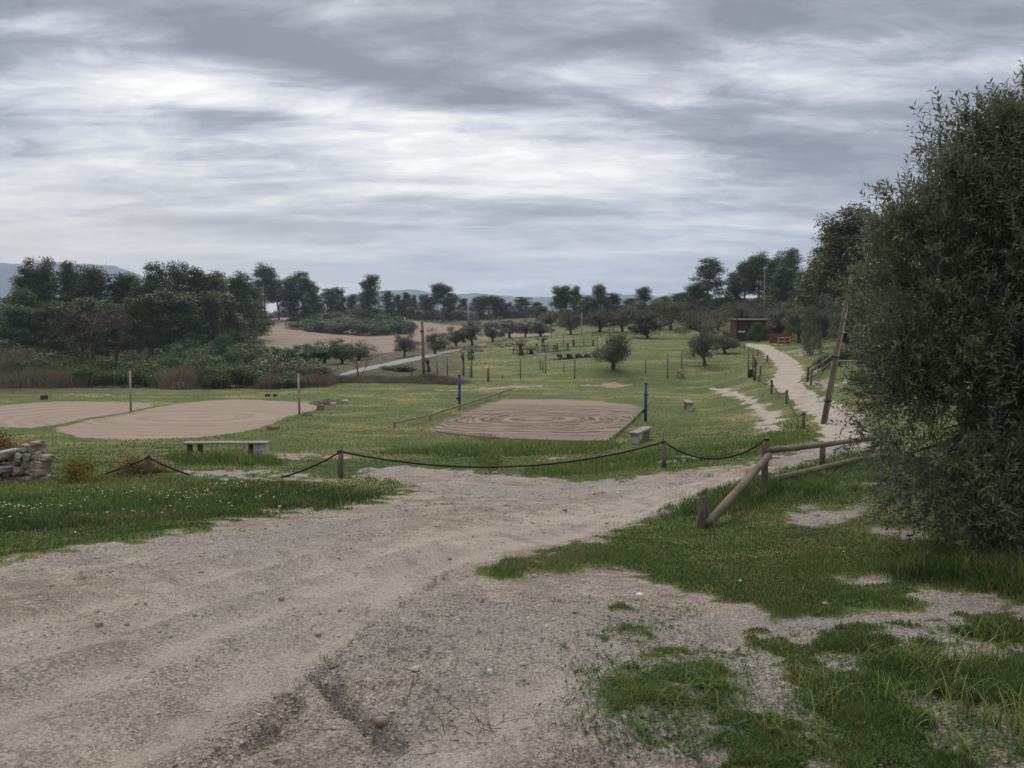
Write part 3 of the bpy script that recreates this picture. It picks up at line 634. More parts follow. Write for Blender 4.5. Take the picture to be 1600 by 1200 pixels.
def proto_round(seed, h, wid, trunk_h, leafn, mat_, lsz, kind, stems=3, flat=0.75, sparse=False, twig=False):
    """rounded crown on a short forking trunk"""
    rng = np.random.default_rng(seed); mb = MB(); cen, rad = [], []
    tp = Vector((rng.normal(0, 0.08), rng.normal(0, 0.08), trunk_h)); r0 = 0.045 * h + 0.02
    mb.tube([(0, 0, -0.25), (0.03, 0, trunk_h * 0.5), tuple(tp)], [r0 * 1.25, r0, r0 * 0.85], 7, wob=0.12, rng=random.Random(seed))
    cz = trunk_h + (h - trunk_h) * 0.5; R_ = wid / 2
    nlimb = stems * 4
    for i in range(nlimb):
        a = i * 2.4 + rng.uniform(-0.4, 0.4); el = rng.uniform(0.15, 1.4)
        tgt = Vector((math.cos(a) * math.cos(el) * R_ * 0.85, math.sin(a) * math.cos(el) * R_ * 0.85, cz + math.sin(el) * (h - cz) * 0.85 - (1 - el / 1.4) * (h - trunk_h) * 0.22))
        d = tgt - tp; q = limb(mb, tp, d, d.length, r0 * 0.5, rng, 4, -0.05 if i % 2 else 0.05, 0.10)
        for k in range(3 if not sparse else 2): cen.append(q[-1 - k] * rng.uniform(0.85, 1.18) + Vector(rng.normal(0, 0.10 * wid, 3))); s = rng.uniform(0.11, 0.22) * wid; rad.append((s, s, s * flat))
        if twig:
            for k in range(7): limb(mb, q[rng.integers(1, 5)], Vector(rng.normal(0, 1, 3)) + Vector((0, 0, 0.9)), wid * 0.22, r0 * 0.12, rng, 3, 0, 0.2, 3)
    for k in range(6 if not sparse else 2):
        d = rng.normal(size=3); d /= np.linalg.norm(d); cen.append(Vector((d[0] * R_ * 0.45, d[1] * R_ * 0.45, cz + d[2] * (h - cz) * 0.5))); s = 0.24 * wid; rad.append((s, s, s * flat))
    cen, rad = np.array([tuple(c) for c in cen]), np.array(rad)
    V, Q, v = clumps(cen, rad, max(8, leafn // len(cen)), lsz, lsz * 0.42, rng, 0.3, 0.5)
    ok = V.reshape(-1, 4, 3)[:, :, 2].min(1) > 0.12; Q = Q[ok]
    return [('trunk', mb.mesh(kind + '_trunk', M_BARK)), ('crown', raw_mesh(kind + '_crown', V, None, Q, mat_, {'v': v}))], h, kind
def proto_bush(seed, wid, h, leafn, mat_, lsz, spiky=False, kind='bush'):
    rng = np.random.default_rng(seed); k = 16; cen = np.stack([rng.uniform(-0.38, 0.38, k) * wid, rng.uniform(-0.3, 0.3, k) * wid, rng.uniform(0.15, 0.62, k) * h], 1)
    cen[:, 2] *= 1 - 0.6 * (np.hypot(cen[:, 0], cen[:, 1]) / (0.5 * wid)) ** 2
    s = rng.uniform(0.13, 0.24, k)[:, None] * np.array([[wid, wid, h * 1.2]])
    V, Q, v = clumps(cen, s, leafn // k, lsz, lsz * (0.14 if spiky else 0.38), rng, 0.2, 0.5)
    if spiky:  # stalks standing up
        n = leafn // 2; B = np.stack([rng.normal(0, 0.24, n) * wid, rng.normal(0, 0.2, n) * wid, np.zeros(n)], 1); hh = h * rng.uniform(0.5, 1.1, n) * np.exp(-(B[:, 0] / wid / 0.45) ** 2)
        ln = rng.normal(0, 0.22, (n, 2)) * hh[:, None]; wv = rng.normal(size=(n, 2)); wv /= np.linalg.norm(wv, axis=1, keepdims=True); ww = 0.012 + 0.0 * hh
        T = np.concatenate([B[:, :2] + ln, hh[:, None]], 1); b2 = np.concatenate([wv * ww[:, None], np.zeros((n, 1))], 1)
        V2 = np.stack([B - b2, B + b2, T + b2 * 0.3, T - b2 * 0.3], 1).reshape(-1, 3); Q2 = np.arange(n * 4).reshape(-1, 4) + len(V)
        V = np.vstack([V, V2]); Q = np.vstack([Q, Q2]); v = np.append(v, np.repeat(rng.uniform(0.3, 1, n), 4))
    ok = V[:, 2].reshape(-1, 4).min(1) > -0.1; Q = Q[ok]
    mb = MB()
    for i in range(6): limb(mb, Vector((rng.normal(0, 0.05 * wid), rng.normal(0, 0.05 * wid), -0.1)), Vector(rng.normal(0, 0.5, 3)) + Vector((0, 0, 1)), h * 0.6, 0.02 * h + 0.005, rng, 3, 0, 0.15, 4)
    return [('stems', mb.mesh(kind + '_stems', M_BARK)), ('foliage', raw_mesh(kind + '_foliage', V, None, Q, mat_, {'v': v}))], h, kind
def proto_bare(seed, h, wid, mat_, leafn=1600, kind='bare_tree'):
    rng = np.random.default_rng(seed); mb = MB(); tips = []
    def grow(p, d, L, r, dep):
        q = limb(mb, p, d, L, r, rng, 3, -0.02, 0.12, 4 if dep else 6)
        if dep >= 4: tips.append(q[-1]); return
        for k in range(3 if dep < 3 else 4): grow(q[-1 - (k % 2)], (q[-1] - q[-2]).normalized() + Vector(rng.normal(0, 0.5, 3)) + Vector((0, 0, 0.25)), L * 0.72, r * 0.5, dep + 1)
    for k in range(3): grow(Vector((rng.normal(0, .1), rng.normal(0, .1), -0.2)), Vector((rng.normal(0, .3), rng.normal(0, .3), 1)), h * 0.30, 0.035 * h * 0.4, 0)
    P = np.array([tuple(t_) for t_ in tips]); mx = P[:, 2].max()
    V, Q, v = clumps(P, np.full((len(P), 3), 0.045 * wid), max(2, leafn // len(P)), 0.12, 0.04, rng, 0.1, 0.5)
    return [('branches', mb.mesh(kind + '_branches', M_RUST)), ('leaves', raw_mesh(kind + '_leaves', V, None, Q, mat_, {'v': v}))], float(mx), kind
PR = {}
for i, (s, b, wd, tp) in enumerate([(1, 0.10, 0.26, 1.0), (2, 0.18, 0.22, 1.1), (3, 0.34, 0.25, 0.9), (4, 0.06, 0.21, 1.2), (5, 0.48, 0.22, 0.8), (6, 0.14, 0.30, 0.9)]): PR['pine%d' % i] = proto_pine(s, 12, b, wd, 11000, tp)
PR['pinel'] = proto_pine(11, 12, 0.15, 0.27, 11000, 0.9, M_PINEL)
for i in range(3): PR['olive%d' % i] = proto_round(20 + i, 4.0, 4.4, 0.8, 14000, M_OLIVEF, 0.15, 'olive_tree')
for i in range(2): PR['oak%d' % i] = proto_round(30 + i, 4.0, 4.6, 0.5, 13000, M_OAK, 0.17, 'holm_oak')
for i in range(3): PR['almond%d' % i] = proto_round(40 + i, 4.0, 5.4, 0.8, 7500, M_ALMOND, 0.16, 'almond_tree', 3, 0.6, False, True)
for i in range(2): PR['orchard%d' % i] = proto_round(50 + i, 3.0, 3.0, 0.4, 6000, M_BUSHG, 0.18, 'fruit_tree', 3, 1.0)
PR['young'] = proto_round(60, 2.6, 1.4, 1.3, 900, M_BUSHG, 0.10, 'young_tree', 2, 0.8, True)
PR['thin'] = proto_round(61, 2.6, 1.0, 1.2, 160, M_ALMOND, 0.10, 'young_tree', 2, 0.8, True, True)
for i in range(3): PR['bush%d' % i] = proto_bush(70 + i, 4.0, 2.6, 7500, M_BUSH, 0.16)
PR['bushg'] = proto_bush(74, 4.0, 2.6, 7500, M_BUSHG, 0.16); PR['bushg1'] = proto_bush(75, 3.4, 2.4, 4200, M_BUSHG, 0.15)
PR['bushs'] = proto_bush(76, 4.0, 2.4, 5000, M_OLIVEF, 0.13)
PR['dry0'] = proto_bush(77, 3.6, 1.5, 3600, M_DRY, 0.16, True); PR['dry1'] = proto_bush(78, 3.0, 1.2, 3200, M_RUST, 0.14, True)
PR['bare0'] = proto_bare(80, 5.0, 5, M_RUST, 1700); PR['bare1'] = proto_bare(81, 5.0, 5, M_DRY, 3000); PR['bare2'] = proto_bare(82, 4.0, 4, M_ALMOND, 1600)
PR['ybush'] = proto_bush(83, 1.3, 0.75, 4200, M_YBUSH, 0.05); PR['obush'] = proto_bush(84, 1.3, 0.75, 5200, M_OBUSH, 0.045)
PR['scrubpile'] = proto_bush(85, 3, 0.8, 2200, M_DRY, 0.14, False)
RNG = random.Random(4)
def plant(key, px, D, top, label, wpx=None, group=None, base=None, cat=None, name=None, rz=None):
    """stand a plant at photo column px, distance D; its tip reaches photo row top; wpx = crown width in photo pixels"""
    parts, h, kind = PR[key]
    a, _ = ray(px, 505); x, y = a * D, D
    if base is not None: x, y = gp(px, base, D * 0.8, D * 1.25)
    z = hz(x, y); H_ = max(0.15, topz(y, top) - z); s = H_ / h
    sx = s
    if wpx:
        V = parts[-1][1]; ww = V.get('w') if hasattr(V, 'get') else None
        if ww is None: co = np.empty(len(V.vertices) * 3, np.float32); V.vertices.foreach_get('co', co); co = co.reshape(-1, 3); ww = float(np.percentile(co[:, 0], 98) - np.percentile(co[:, 0], 2)); V['w'] = ww
        sx = wpx * y / F / ww * (1.15 if 'bush' in key or 'dry' in key else 1.0 if 'pine' in key else 1.12 if y > 78 else 0.9)
        if 'bush' in key: s *= 1.12
    root = empty(name or kind, (x, y, z - 0.03), RNG.uniform(0, 6.28) if rz is None else rz, (sx, sx, s), label, cat or kind.replace('_', ' ').replace('young tree', 'sapling'), group)
    for nm, me in parts: obj(nm, me, root)
    return root
# ------------------------------------------------------------------ trees, from the left wood round to the right
LW = 'pines of the left wood'
left = [  # px, D, top row, crown width px, key, label
 (12, 112, 452, 70, 2, 'shorter dark pine in front at the left edge of the photo'),
 (48, 118, 418, 62, 0, 'leftmost pine rising over the blue hill'),
 (78, 120, 404, 66, 5, 'tallest round-topped pine of the left wood'),
 (112, 122, 410, 58, 0, 'broad pine just right of the tallest pine in the left wood'),
 (150, 126, 418, 60, 1, 'pine in the dip of the left wood, under the right end of the blue hill'),
 (190, 128, 428, 62, 3, 'lower pine between the two high groups of the left wood'),
 (215, 124, 438, 50, 5, 'low pine at the right end of the dip in the left wood'),
 (243, 126, 412, 56, 0, 'left-hand tall pine of the right group in the left wood'),
 (275, 128, 411, 60, 5, 'broad dark pine in the middle of the right group in the left wood'),
 (308, 130, 420, 56, 3, 'pine stepping down right of the high group in the left wood'),
 (340, 134, 425, 54, 0, 'second to last pine at the right of the left wood'),
 (372, 138, 426, 46, 1, 'last pine on the right edge of the left wood')]
for px, D, top, wp, k, lb in left: plant('pine%d' % k, px, D, top, lb, wp, LW, cat='tree')
inner = [(-25, 104, 470), (25, 100, 478), (62, 100, 482), (100, 102, 472), (132, 104, 466), (168, 108, 470), (205, 108, 466), (235, 110, 462), (262, 112, 455), (292, 114, 458), (325, 118, 455), (352, 122, 458), (-60, 112, 440), (-100, 118, 425), (-150, 114, 430), (50, 140, 425), (210, 150, 435), (330, 150, 432), (130, 142, 428), (388, 150, 442)]
for i, (px, D, top) in enumerate(inner): plant('pine%d' % (i % 4 if i % 4 != 2 else 5), px, D, top, 'dark pine packed inside the left wood, below its skyline', 62, 'pines packed inside the left wood', cat='tree')
SK = 'pines along the far skyline'
sky_p = [(415, 215, 414, 42, 2, 'tall flat-topped pine right of the left wood, above the end of the field'), (436, 225, 436, 34, 4, 'slim pine with bare trunk between two taller skyline pines left of centre'),
 (455, 222, 433, 34, 1, 'small pine left of the big double-topped pine'), (474, 220, 425, 44, 0, 'big pine left of the power pylon'), (490, 222, 440, 30, 3, 'pine filling the right shoulder of the big pine left of the pylon'),
 (399, 205, 452, 36, 5, 'low pine joining the left wood to the skyline row'), (512, 240, 451, 34, 0, 'low rounded pine directly left of the pylon'), (529, 245, 449, 26, 1, 'dark pine just behind the pylon'),
 (550, 245, 460, 24, 3, 'small pine between the pylon and the tallest central pine'), (577, 212, 430, 40, 3, 'tall dense pine standing alone on the scrub knoll'),
 (606, 250, 454, 26, 0, 'pine just right of the tall knoll pine'), (621, 255, 460, 20, 1, 'narrow pine second right of the knoll pine'), (635, 255, 457, 20, 3, 'narrow pointed pine third right of the knoll pine'),
 (648, 258, 461, 20, 5, 'small dark pine fourth right of the knoll pine'), (666, 256, 460, 30, 3, 'round-topped pine left of the tall bare-trunk pine'), (693, 256, 443, 38, 4, 'tall umbrella pine with bare trunk at the centre of the skyline'),
 (703, 262, 466, 28, 3, 'dense low pine under the tall umbrella pine'), (724, 268, 466, 14, 4, 'thin spindly pine left of the white mast'),
 (746, 262, 461, 34, 2, 'broad flat-topped pine right of the white mast'), (764, 262, 462, 34, 4, 'second flat-topped pine right of the white mast'), (782, 264, 466, 26, 1, 'third pine right of the white mast'),
 (797, 266, 472, 22, 5, 'lower pine in the gap of the row right of the white mast'), (815, 262, 464, 38, 0, 'wide dark pine at the right end of the central row'), (838, 258, 472, 24, 3, 'last pointed pine of the central row')]
for px, D, top, wp, k, lb in sky_p: plant('pine%d' % k, px, D, top, lb, wp, SK, cat='tree')
right = [(862, 205, 492, 24, 5, 'small pine filling the gap left of the hill pines'), (848, 215, 478, 30, 0, 'low bushy pine at the bottom of the crest, left end'), (920, 172, 462, 30, 1, 'low pine between the second and third crest pines'), (982, 175, 466, 30, 3, 'low pine left of the isolated crest pine'), (1062, 170, 458, 34, 0, 'pine at the left foot of the tall pair on the hill'), (880, 165, 446, 30, 4, 'slender pale pine leading the group on the meadow crest'), (900, 168, 447, 40, 5, 'round dark pine second on the meadow crest'),
 (938, 168, 444, 32, 1, 'upright pine third on the meadow crest'), (956, 170, 458, 36, 0, 'lower dark pine leaning against the third crest pine'), (1007, 165, 448, 42, 5, 'isolated round pine at the middle of the meadow crest'),
 (1040, 172, 463, 40, 0, 'low pine on the crest before the tall pair'), (1085, 160, 444, 44, 1, 'lower left half of the tall pine pair on the hill'), (1104, 158, 404, 54, 0, 'tall broad pine standing alone against the sky right of centre'),
 (1128, 175, 465, 22, 1, 'little pine in the sky gap right of the tall broad pine'),
 (1160, 150, 404, 44, 2, 'first airy pine of the right-hand grove'), (1184, 150, 394, 44, 2, 'airy pine behind the thin white pole'), (1208, 146, 400, 40, 1, 'dark pine right of the thin white pole'),
 (1234, 142, 389, 46, 0, 'highest pine of the right-hand grove'), (1262, 128, 420, 50, 5, 'dark low pine between the grove and the big near pine'),
 (1148, 152, 425, 26, 1, 'small pine on the left edge of the right-hand grove')]
for px, D, top, wp, k, lb in right: plant('pine%d' % k, px, D, top, lb, wp, 'pines on the right-hand hill', cat='tree')
plant('pinel', 1222, 118, 417, 'bright green pine in front of the right-hand grove', 46, 'pines on the right-hand hill', cat='tree')
plant('pine5', 1322, 82, 322, 'huge dark pine half hidden behind the near olive tree', 130, 'pines on the right-hand hill', cat='tree')
plant('pine0', 1285, 92, 385, 'dark pine in front of the huge pine, left of the olive tree', 76, 'pines on the right-hand hill', cat='tree')
plant('pine1', 1302, 88, 352, 'dark pine on the left shoulder of the huge pine', 84, 'pines on the right-hand hill', cat='tree')
plant('pine1', 1375, 78, 340, 'dark pine almost covered by the near olive tree', 110, 'pines on the right-hand hill', cat='tree')
for px, D, top, wp, lb in [(1012, 108, 487, 50, 'dense dark holm oak in the middle of the hill meadow'), (1258, 100, 478, 36, 'dark holm oak behind the grey olive trees')]: plant('oak0', px, D, top, lb, wp, cat='tree')
AL = 'brownish almond trees along the top of the meadow'
for i, (px, D, top, wp, lb) in enumerate([(892, 118, 487, 44, 'brownish almond tree at the left end of the meadow row'), (938, 125, 486, 46, 'almond tree with leaning trunk left of the holm oak'), (972, 125, 480, 46, 'almond tree just left of the dark holm oak'),
   (1048, 128, 468, 56, 'high almond tree right of the dark holm oak'), (1078, 130, 474, 40, 'almond tree behind the big spreading one'), (1096, 108, 487, 62, 'wide spreading almond tree with forked trunk above the small olive'),
   (1122, 118, 478, 50, 'almond tree left of the brown shed'), (1158, 125, 475, 54, 'almond tree rising behind the brown shed'), (1196, 112, 477, 50, 'dull almond tree over the right end of the shed'), (1010, 135, 480, 50, 'almond tree peeping over the dark holm oak')]):
    plant('almond%d' % (i % 3), px, D, top, lb, wp, AL, cat='tree')
for i, (px, D, top, base, wp, lb, k) in enumerate([(958, 58, 520, 577, 56, 'olive tree with forked trunk standing alone in the meadow', 0), (1101, 59, 514, 571, 54, 'greyish olive tree in the meadow left of the path', 1), (1133, 72, 522, None, 44, 'blurred grey olive behind the meadow olive left of the path', 2),
   (632, 80, 522, 558, 32, 'small round olive tree left of the wooden utility pole', 1), (680, 85, 519, 553, 30, 'small olive tree right of the wooden utility pole', 0), (713, 98, 510, 543, 26, 'first olive of the lane-side row', 2), (738, 102, 502, 540, 36, 'second and largest olive of the lane-side row', 1),
   (770, 112, 502, 534, 28, 'third olive of the lane-side row', 0), (796, 120, 499, 528, 30, 'fourth olive of the lane-side row, trunk showing', 2), (821, 126, 503, 527, 26, 'fifth olive of the lane-side row', 1), (845, 130, 501, 526, 28, 'sixth olive of the lane-side row, beside the crest', 0),
   (1222, 82, 482, 532, 44, 'left olive of the grey clump above the path bend', 0), (1248, 78, 480, 536, 46, 'middle olive of the grey clump above the path bend', 2), (1280, 66, 477, 545, 66, 'big rounded grey olive above the handrail', 1), (1325, 62, 482, 550, 60, 'olive standing behind the leaning pole', 0),
   (1372, 56, 490, 560, 70, 'olive bush behind the horizontal rail fence', 1), (1430, 52, 470, None, 90, 'olive hidden behind the near olive tree', 2)]):
    plant('olive%d' % k, px, D, top, lb, wp, 'olive trees of the park', base, cat='tree')
# orchard rows and thicket on the left
for i, (px, D, top, wp, lb) in enumerate([(505, 92, 536, 46, 'green fruit tree in front of the field, second from the reddish tree'), (478, 96, 538, 40, 'green fruit tree at the left of the orchard row'), (533, 88, 534, 36, 'green fruit tree next to the reddish tree'),
   (415, 96, 540, 40, 'bright fruit tree at the corner of the field'), (385, 92, 542, 44, 'bright fruit tree between thicket and field edge'), (350, 96, 520, 30, 'dark fruit tree on the slope above the thicket'), (300, 90, 548, 46, 'green fruit tree in the thicket below the wood'),
   (340, 84, 556, 46, 'low green fruit tree in the middle of the thicket'), (262, 84, 545, 40, 'bright green fruit tree left of middle in the thicket'), (445, 92, 542, 40, 'fruit tree just over the grey willowy bush'), (560, 100, 540, 34, 'far fruit tree beside the reddish tree')]):
    plant('orchard%d' % (i % 2), px, D, top, lb, wp, 'fruit trees in front of the field', cat='tree')
plant('bare0', 172, 60, 474, 'tall reddish leafless tree in front of the left wood', 116, cat='tree'); plant('bare1', 14, 58, 540, 'brown leafless tree at the left edge of the thicket', 90, cat='tree')
plant('bare2', 562, 61, 530, 'half bare reddish tree beside the paved lane', 64, cat='tree', base=590)
plant('bushs', 450, 62, 541, 'large grey green willowy bush behind the right-hand bare pole', 118, cat='bush'); plant('bushs', 395, 64, 562, 'grey bush left of the large willowy bush', 60, cat='bush'); plant('bush1', 487, 60, 566, 'round bush at the right foot of the large willowy bush', 50, cat='bush')
plant('bush0', 617, 63, 565, 'dark round bush on the bank left of the utility pole', 44, cat='bush'); plant('thin', 669, 63, 557, 'leafless shrub against the foot of the wooden utility pole', 22, cat='bush')
tk = [(-60, 55, 555, 90, 'dry0'), (25, 53, 580, 76, 'dry1'), (62, 54, 573, 60, 'dry0'), (98, 53, 579, 50, 'dry1'), (75, 60, 554, 60, 'bushg'), (112, 58, 558, 60, 'bush0'), (135, 54, 562, 56, 'bush2'), (150, 60, 548, 60, 'bush1'), (200, 54, 558, 64, 'bush0'),
      (225, 56, 556, 56, 'bush1'), (250, 54, 563, 56, 'bushg1'), (285, 53, 569, 66, 'dry0'), (310, 58, 554, 60, 'bushg'), (330, 53, 564, 56, 'bush2'), (362, 53, 562, 60, 'bush1'), (385, 58, 558, 56, 'bush0'), (260, 66, 548, 60, 'bushg'), (300, 70, 543, 70, 'bush2'),
      (345, 68, 548, 60, 'bushg1'), (30, 62, 548, 70, 'bush2'), (60, 74, 536, 70, 'bush1'), (120, 76, 533, 70, 'bush0'), (210, 74, 536, 70, 'bush2'), (180, 66, 544, 70, 'bush0'), (0, 76, 528, 80, 'bush0'), (410, 53, 572, 60, 'bush2'), (430, 52, 583, 50, 'dry1'),
      (460, 52, 574, 60, 'bush2'), (490, 52, 583, 50, 'dry0'), (400, 76, 540, 46, 'bush1'), (370, 80, 536, 50, 'bush2'), (240, 84, 536, 50, 'bush0'), (330, 100, 528, 60, 'bush1'), (300, 108, 520, 60, 'bush2'), (390, 110, 520, 40, 'bush1'), (365, 140, 500, 60, 'bush0'), (395, 165, 491, 40, 'bush2'), (340, 130, 508, 60, 'bush1')]
tlab = {'dry0': 'tan dry scrub clump along the front of the left thicket', 'dry1': 'low reddish brown scrub clump along the left thicket', 'bush0': 'dull green shrub of the left thicket', 'bush1': 'dull green shrub of the left thicket', 'bush2': 'dull green shrub of the left thicket', 'bushg': 'brighter green shrub of the left thicket', 'bushg1': 'brighter green shrub of the left thicket'}
tgrp = {'d': 'dry clumps of the left thicket', 'b': 'shrubs of the left thicket'}
for px, D, top, wp, k in tk: plant(k, px, D, top, tlab[k], wp, tlab[k].replace('clump', 'clumps').replace('shrub ', 'shrubs '), cat='bush')
for i, (px, top) in enumerate([(522, 583), (552, 586), (585, 585), (612, 587), (640, 586), (668, 582), (695, 586), (512, 588), (538, 588), (568, 589), (600, 589), (628, 589), (655, 588), (683, 588), (708, 590)]):
    plant(['dry0', 'dry1', 'dry1'][i % 3], px, 54.5 + (i % 3) * 0.5, top, 'russet dry clump on the bank behind the lawn, right of the bare pole', 42, 'russet clumps on the bank', cat='bush')
for i, (px, D, top, wp) in enumerate([(472, 218, 489, 40), (500, 214, 486, 44), (530, 216, 482, 50), (556, 210, 484, 46), (590, 206, 486, 44), (618, 206, 488, 40), (634, 205, 495, 26), (545, 205, 492, 60), (575, 203, 494, 60), (500, 208, 494, 50), (605, 202, 496, 50), (480, 190, 494, 50), (515, 186, 493, 54), (550, 184, 494, 56), (585, 184, 493, 54), (612, 188, 495, 44), (635, 190, 499, 30)]):
    plant('bush%d' % (i % 3), px, D, top, 'dark shrub on the knoll that juts into the brown field', wp, 'shrubs on the knoll in the field', cat='bush')
for i, px in enumerate(range(395, 870, 15)):
    plant('bush%d' % (i % 3), px, 268 + (i * 7) % 12, 476 + (i * 5) % 13, 'low dark shrub at the feet of the skyline pines', 26, 'shrubs under the skyline pines', cat='bush')
for i, (px, D, top, wp) in enumerate([(1050, 165, 463, 60), (1150, 160, 459, 40), (1175, 158, 461, 50), (1205, 150, 459, 50), (1240, 140, 459, 50), (1270, 120, 463, 50), (1015, 170, 469, 50), (980, 172, 473, 50), (930, 175, 477, 60), (895, 180, 479, 50), (1125, 165, 463, 40), (1300, 100, 463, 60), (1340, 92, 458, 70), (1400, 90, 453, 80)]):
    plant('bush%d' % (i % 3), px, D, top, 'dark shrub along the crest under the hill pines', wp, 'shrubs on the crest', cat='bush')
for i, (px, D, top, wp) in enumerate([(870, 185, 478, 50), (905, 178, 474, 54), (945, 176, 472, 54), (985, 172, 472, 54), (1025, 168, 470, 54), (1060, 166, 466, 50), (1100, 160, 464, 60), (1140, 158, 460, 54), (1180, 152, 458, 54), (1225, 142, 456, 60), (1255, 128, 458, 60), (1300, 95, 455, 70), (1345, 86, 450, 80)]):
    plant('bush%d' % ((i + 1) % 3), px, D, top, 'dark shrub along the crest under the hill pines', wp, 'shrubs on the crest', cat='bush')
plant('bushg', 1184, 85, 497, 'green shrub growing against the front of the brown shed', 28, cat='bush'); plant('bush0', 1141, 87, 509, 'dark shrub at the left end of the brown shed', 22, cat='bush')
plant('bushg1', 1207, 84, 506, 'dark green shrub over the orange board fence', 22, cat='bush'); plant('bush2', 1350, 36, 575, 'dark bush on the bank below the rail fence', 40, cat='bush')
plant('bush1', 1296, 46, 548, 'dark shrub behind the top of the handrail', 34, cat='bush'); plant('bushg', 1390, 30, 600, 'leafy bush under the near olive tree, beyond the fence', 80, cat='bush')
plant('bushs', 1268, 62, 500, 'grey olive shrub left of the big rounded olive', 30, cat='bush'); plant('bush2', 1345, 46, 520, 'dark shrub right of the leaning pole', 60, cat='bush')
for px, D, top, base, wp, lb, k in [(736, 72, 541, 588, 16, 'young tree with round top near the yellow sign', 'young'), (724, 76, 548, 585, 12, 'spindly sapling left of the young round tree', 'thin'), (814, 80, 528, 555, 22, 'young dark leafy tree at the left of the picnic tables', 'young'), (830, 78, 540, 553, 20, 'low young tree beside the dark leafy one', 'young'), (849, 88, 524, 540, 16, 'small young tree behind the picnic tables', 'young'), (1179, 52, 555, 594, 16, 'thin sapling near the two stakes with the dark bin', 'thin')]:
    plant(k, px, D, top, lb, wp, 'saplings of the meadow', base, cat='tree')
plant('obush', 8, 17.2, 667, 'orange brown shrub behind the stone wall at the left edge', 66, cat='bush'); plant('obush', -50, 17.0, 655, 'orange brown shrub outside the left edge', 90, cat='bush')
plant('ybush', 112, 15.5, 704, 'yellow flowering shrub right beside the stone wall', 52, cat='bush'); plant('ybush', 200, 17.0, 706, 'yellow flowering shrub left of the leftmost rope post', 60, cat='bush'); plant('ybush', 238, 17.4, 716, 'small yellow shrub at the foot of the leftmost rope post', 44, cat='bush')
for px, py, wp, hp, lb in [(510, 630, 60, 10, 'low dry weed heap beside the square blocks'), (733, 545, 56, 9, 'heap of brush and stones at the top of the meadow'), (795, 540, 44, 7, 'brown brush heap right of the stone heap in the meadow')]:
    D = gp(px, py, 20, 200)[1]; plant('scrubpile', px, D, py - hp, lb, wp, cat='brush heap', name='brush_heap')
# ------------------------------------------------------------------ rope and log fences
def fence_post(parent, p, h, r, name='post', m=M_LOG, sides=10, seed=0):
    rg = random.Random(seed); o = MB().tube([p + Vector((0, 0, -0.25)), p + Vector((rg.uniform(-.01, .01), 0, h * 0.5)), p + Vector((rg.uniform(-.02, .02), 0, h - 0.012)), p + Vector((0, 0, h))], [r, r * 1.02, r, r * 0.86], sides, wob=0.05, rng=rg).build(name, m, parent); return p + Vector((0, 0, h))
def rope(parent, a, b, sag, r=0.018):
    pts = [a.lerp(b, i / 14) + Vector((0, 0, -sag * 4 * (i / 14) * (1 - i / 14))) for i in range(15)]; MB().tube(pts, r, 6).build('rope', M_ROPE, parent)
def rope_fence(name, label, posts, sags, r=0.05, rr=0.018, D0=None):
    root = empty(name, (0, 0, 0), 0, 1, label, 'rope fence'); base = []
    for px, pt, pb in posts: g = ground(px, pb, 8, 95); base.append((g, max(0.3, topz(g.y, pt) - g.z)))
    root.location = base[0][0]; tops = []
    for i, (g, h) in enumerate(base):
        t_ = fence_post(root, g - base[0][0], h, r, seed=i); tops.append(t_)
        c = MB().tube([t_ + Vector((0, 0, -0.06)), t_ + Vector((0, 0, -0.015))], r * 1.12, 10).build('rope_collar', M_ROPE, root)
    for i in range(len(tops) - 1): rope(root, tops[i] + Vector((0, 0, -0.04)), tops[i + 1] + Vector((0, 0, -0.04)), sags[i], rr)
    return root, tops, base
rf, tops, base = rope_fence('rope_fence', 'thick black rope sagging between wooden posts along the near side of the lawn', [(233, 712, 742), (533, 703, 744), (1037, 688, 732), (1197, 684, 728)], [0.62, 0.46, 0.42], 0.055, 0.022)
e = Vector(tops[0]) + Vector((-2.4, -1.6, -0.62)); rope(rf, tops[0] + Vector((0, 0, -0.04)), e, 0.12, 0.02)
rope_fence('rope_fence', 'rope fence on short posts beside the winding gravel path', [(1255, 645, 672), (1229, 610, 629), (1205, 594, 615), (1186, 588, 596), (1188, 572, 586), (1199, 555, 566), (1184, 546, 556), (1163, 538, 546), (1155, 536, 543)], [0.45, 0.35, 0.3, 0.3, 0.3, 0.3, 0.3, 0.3], 0.055, 0.02)
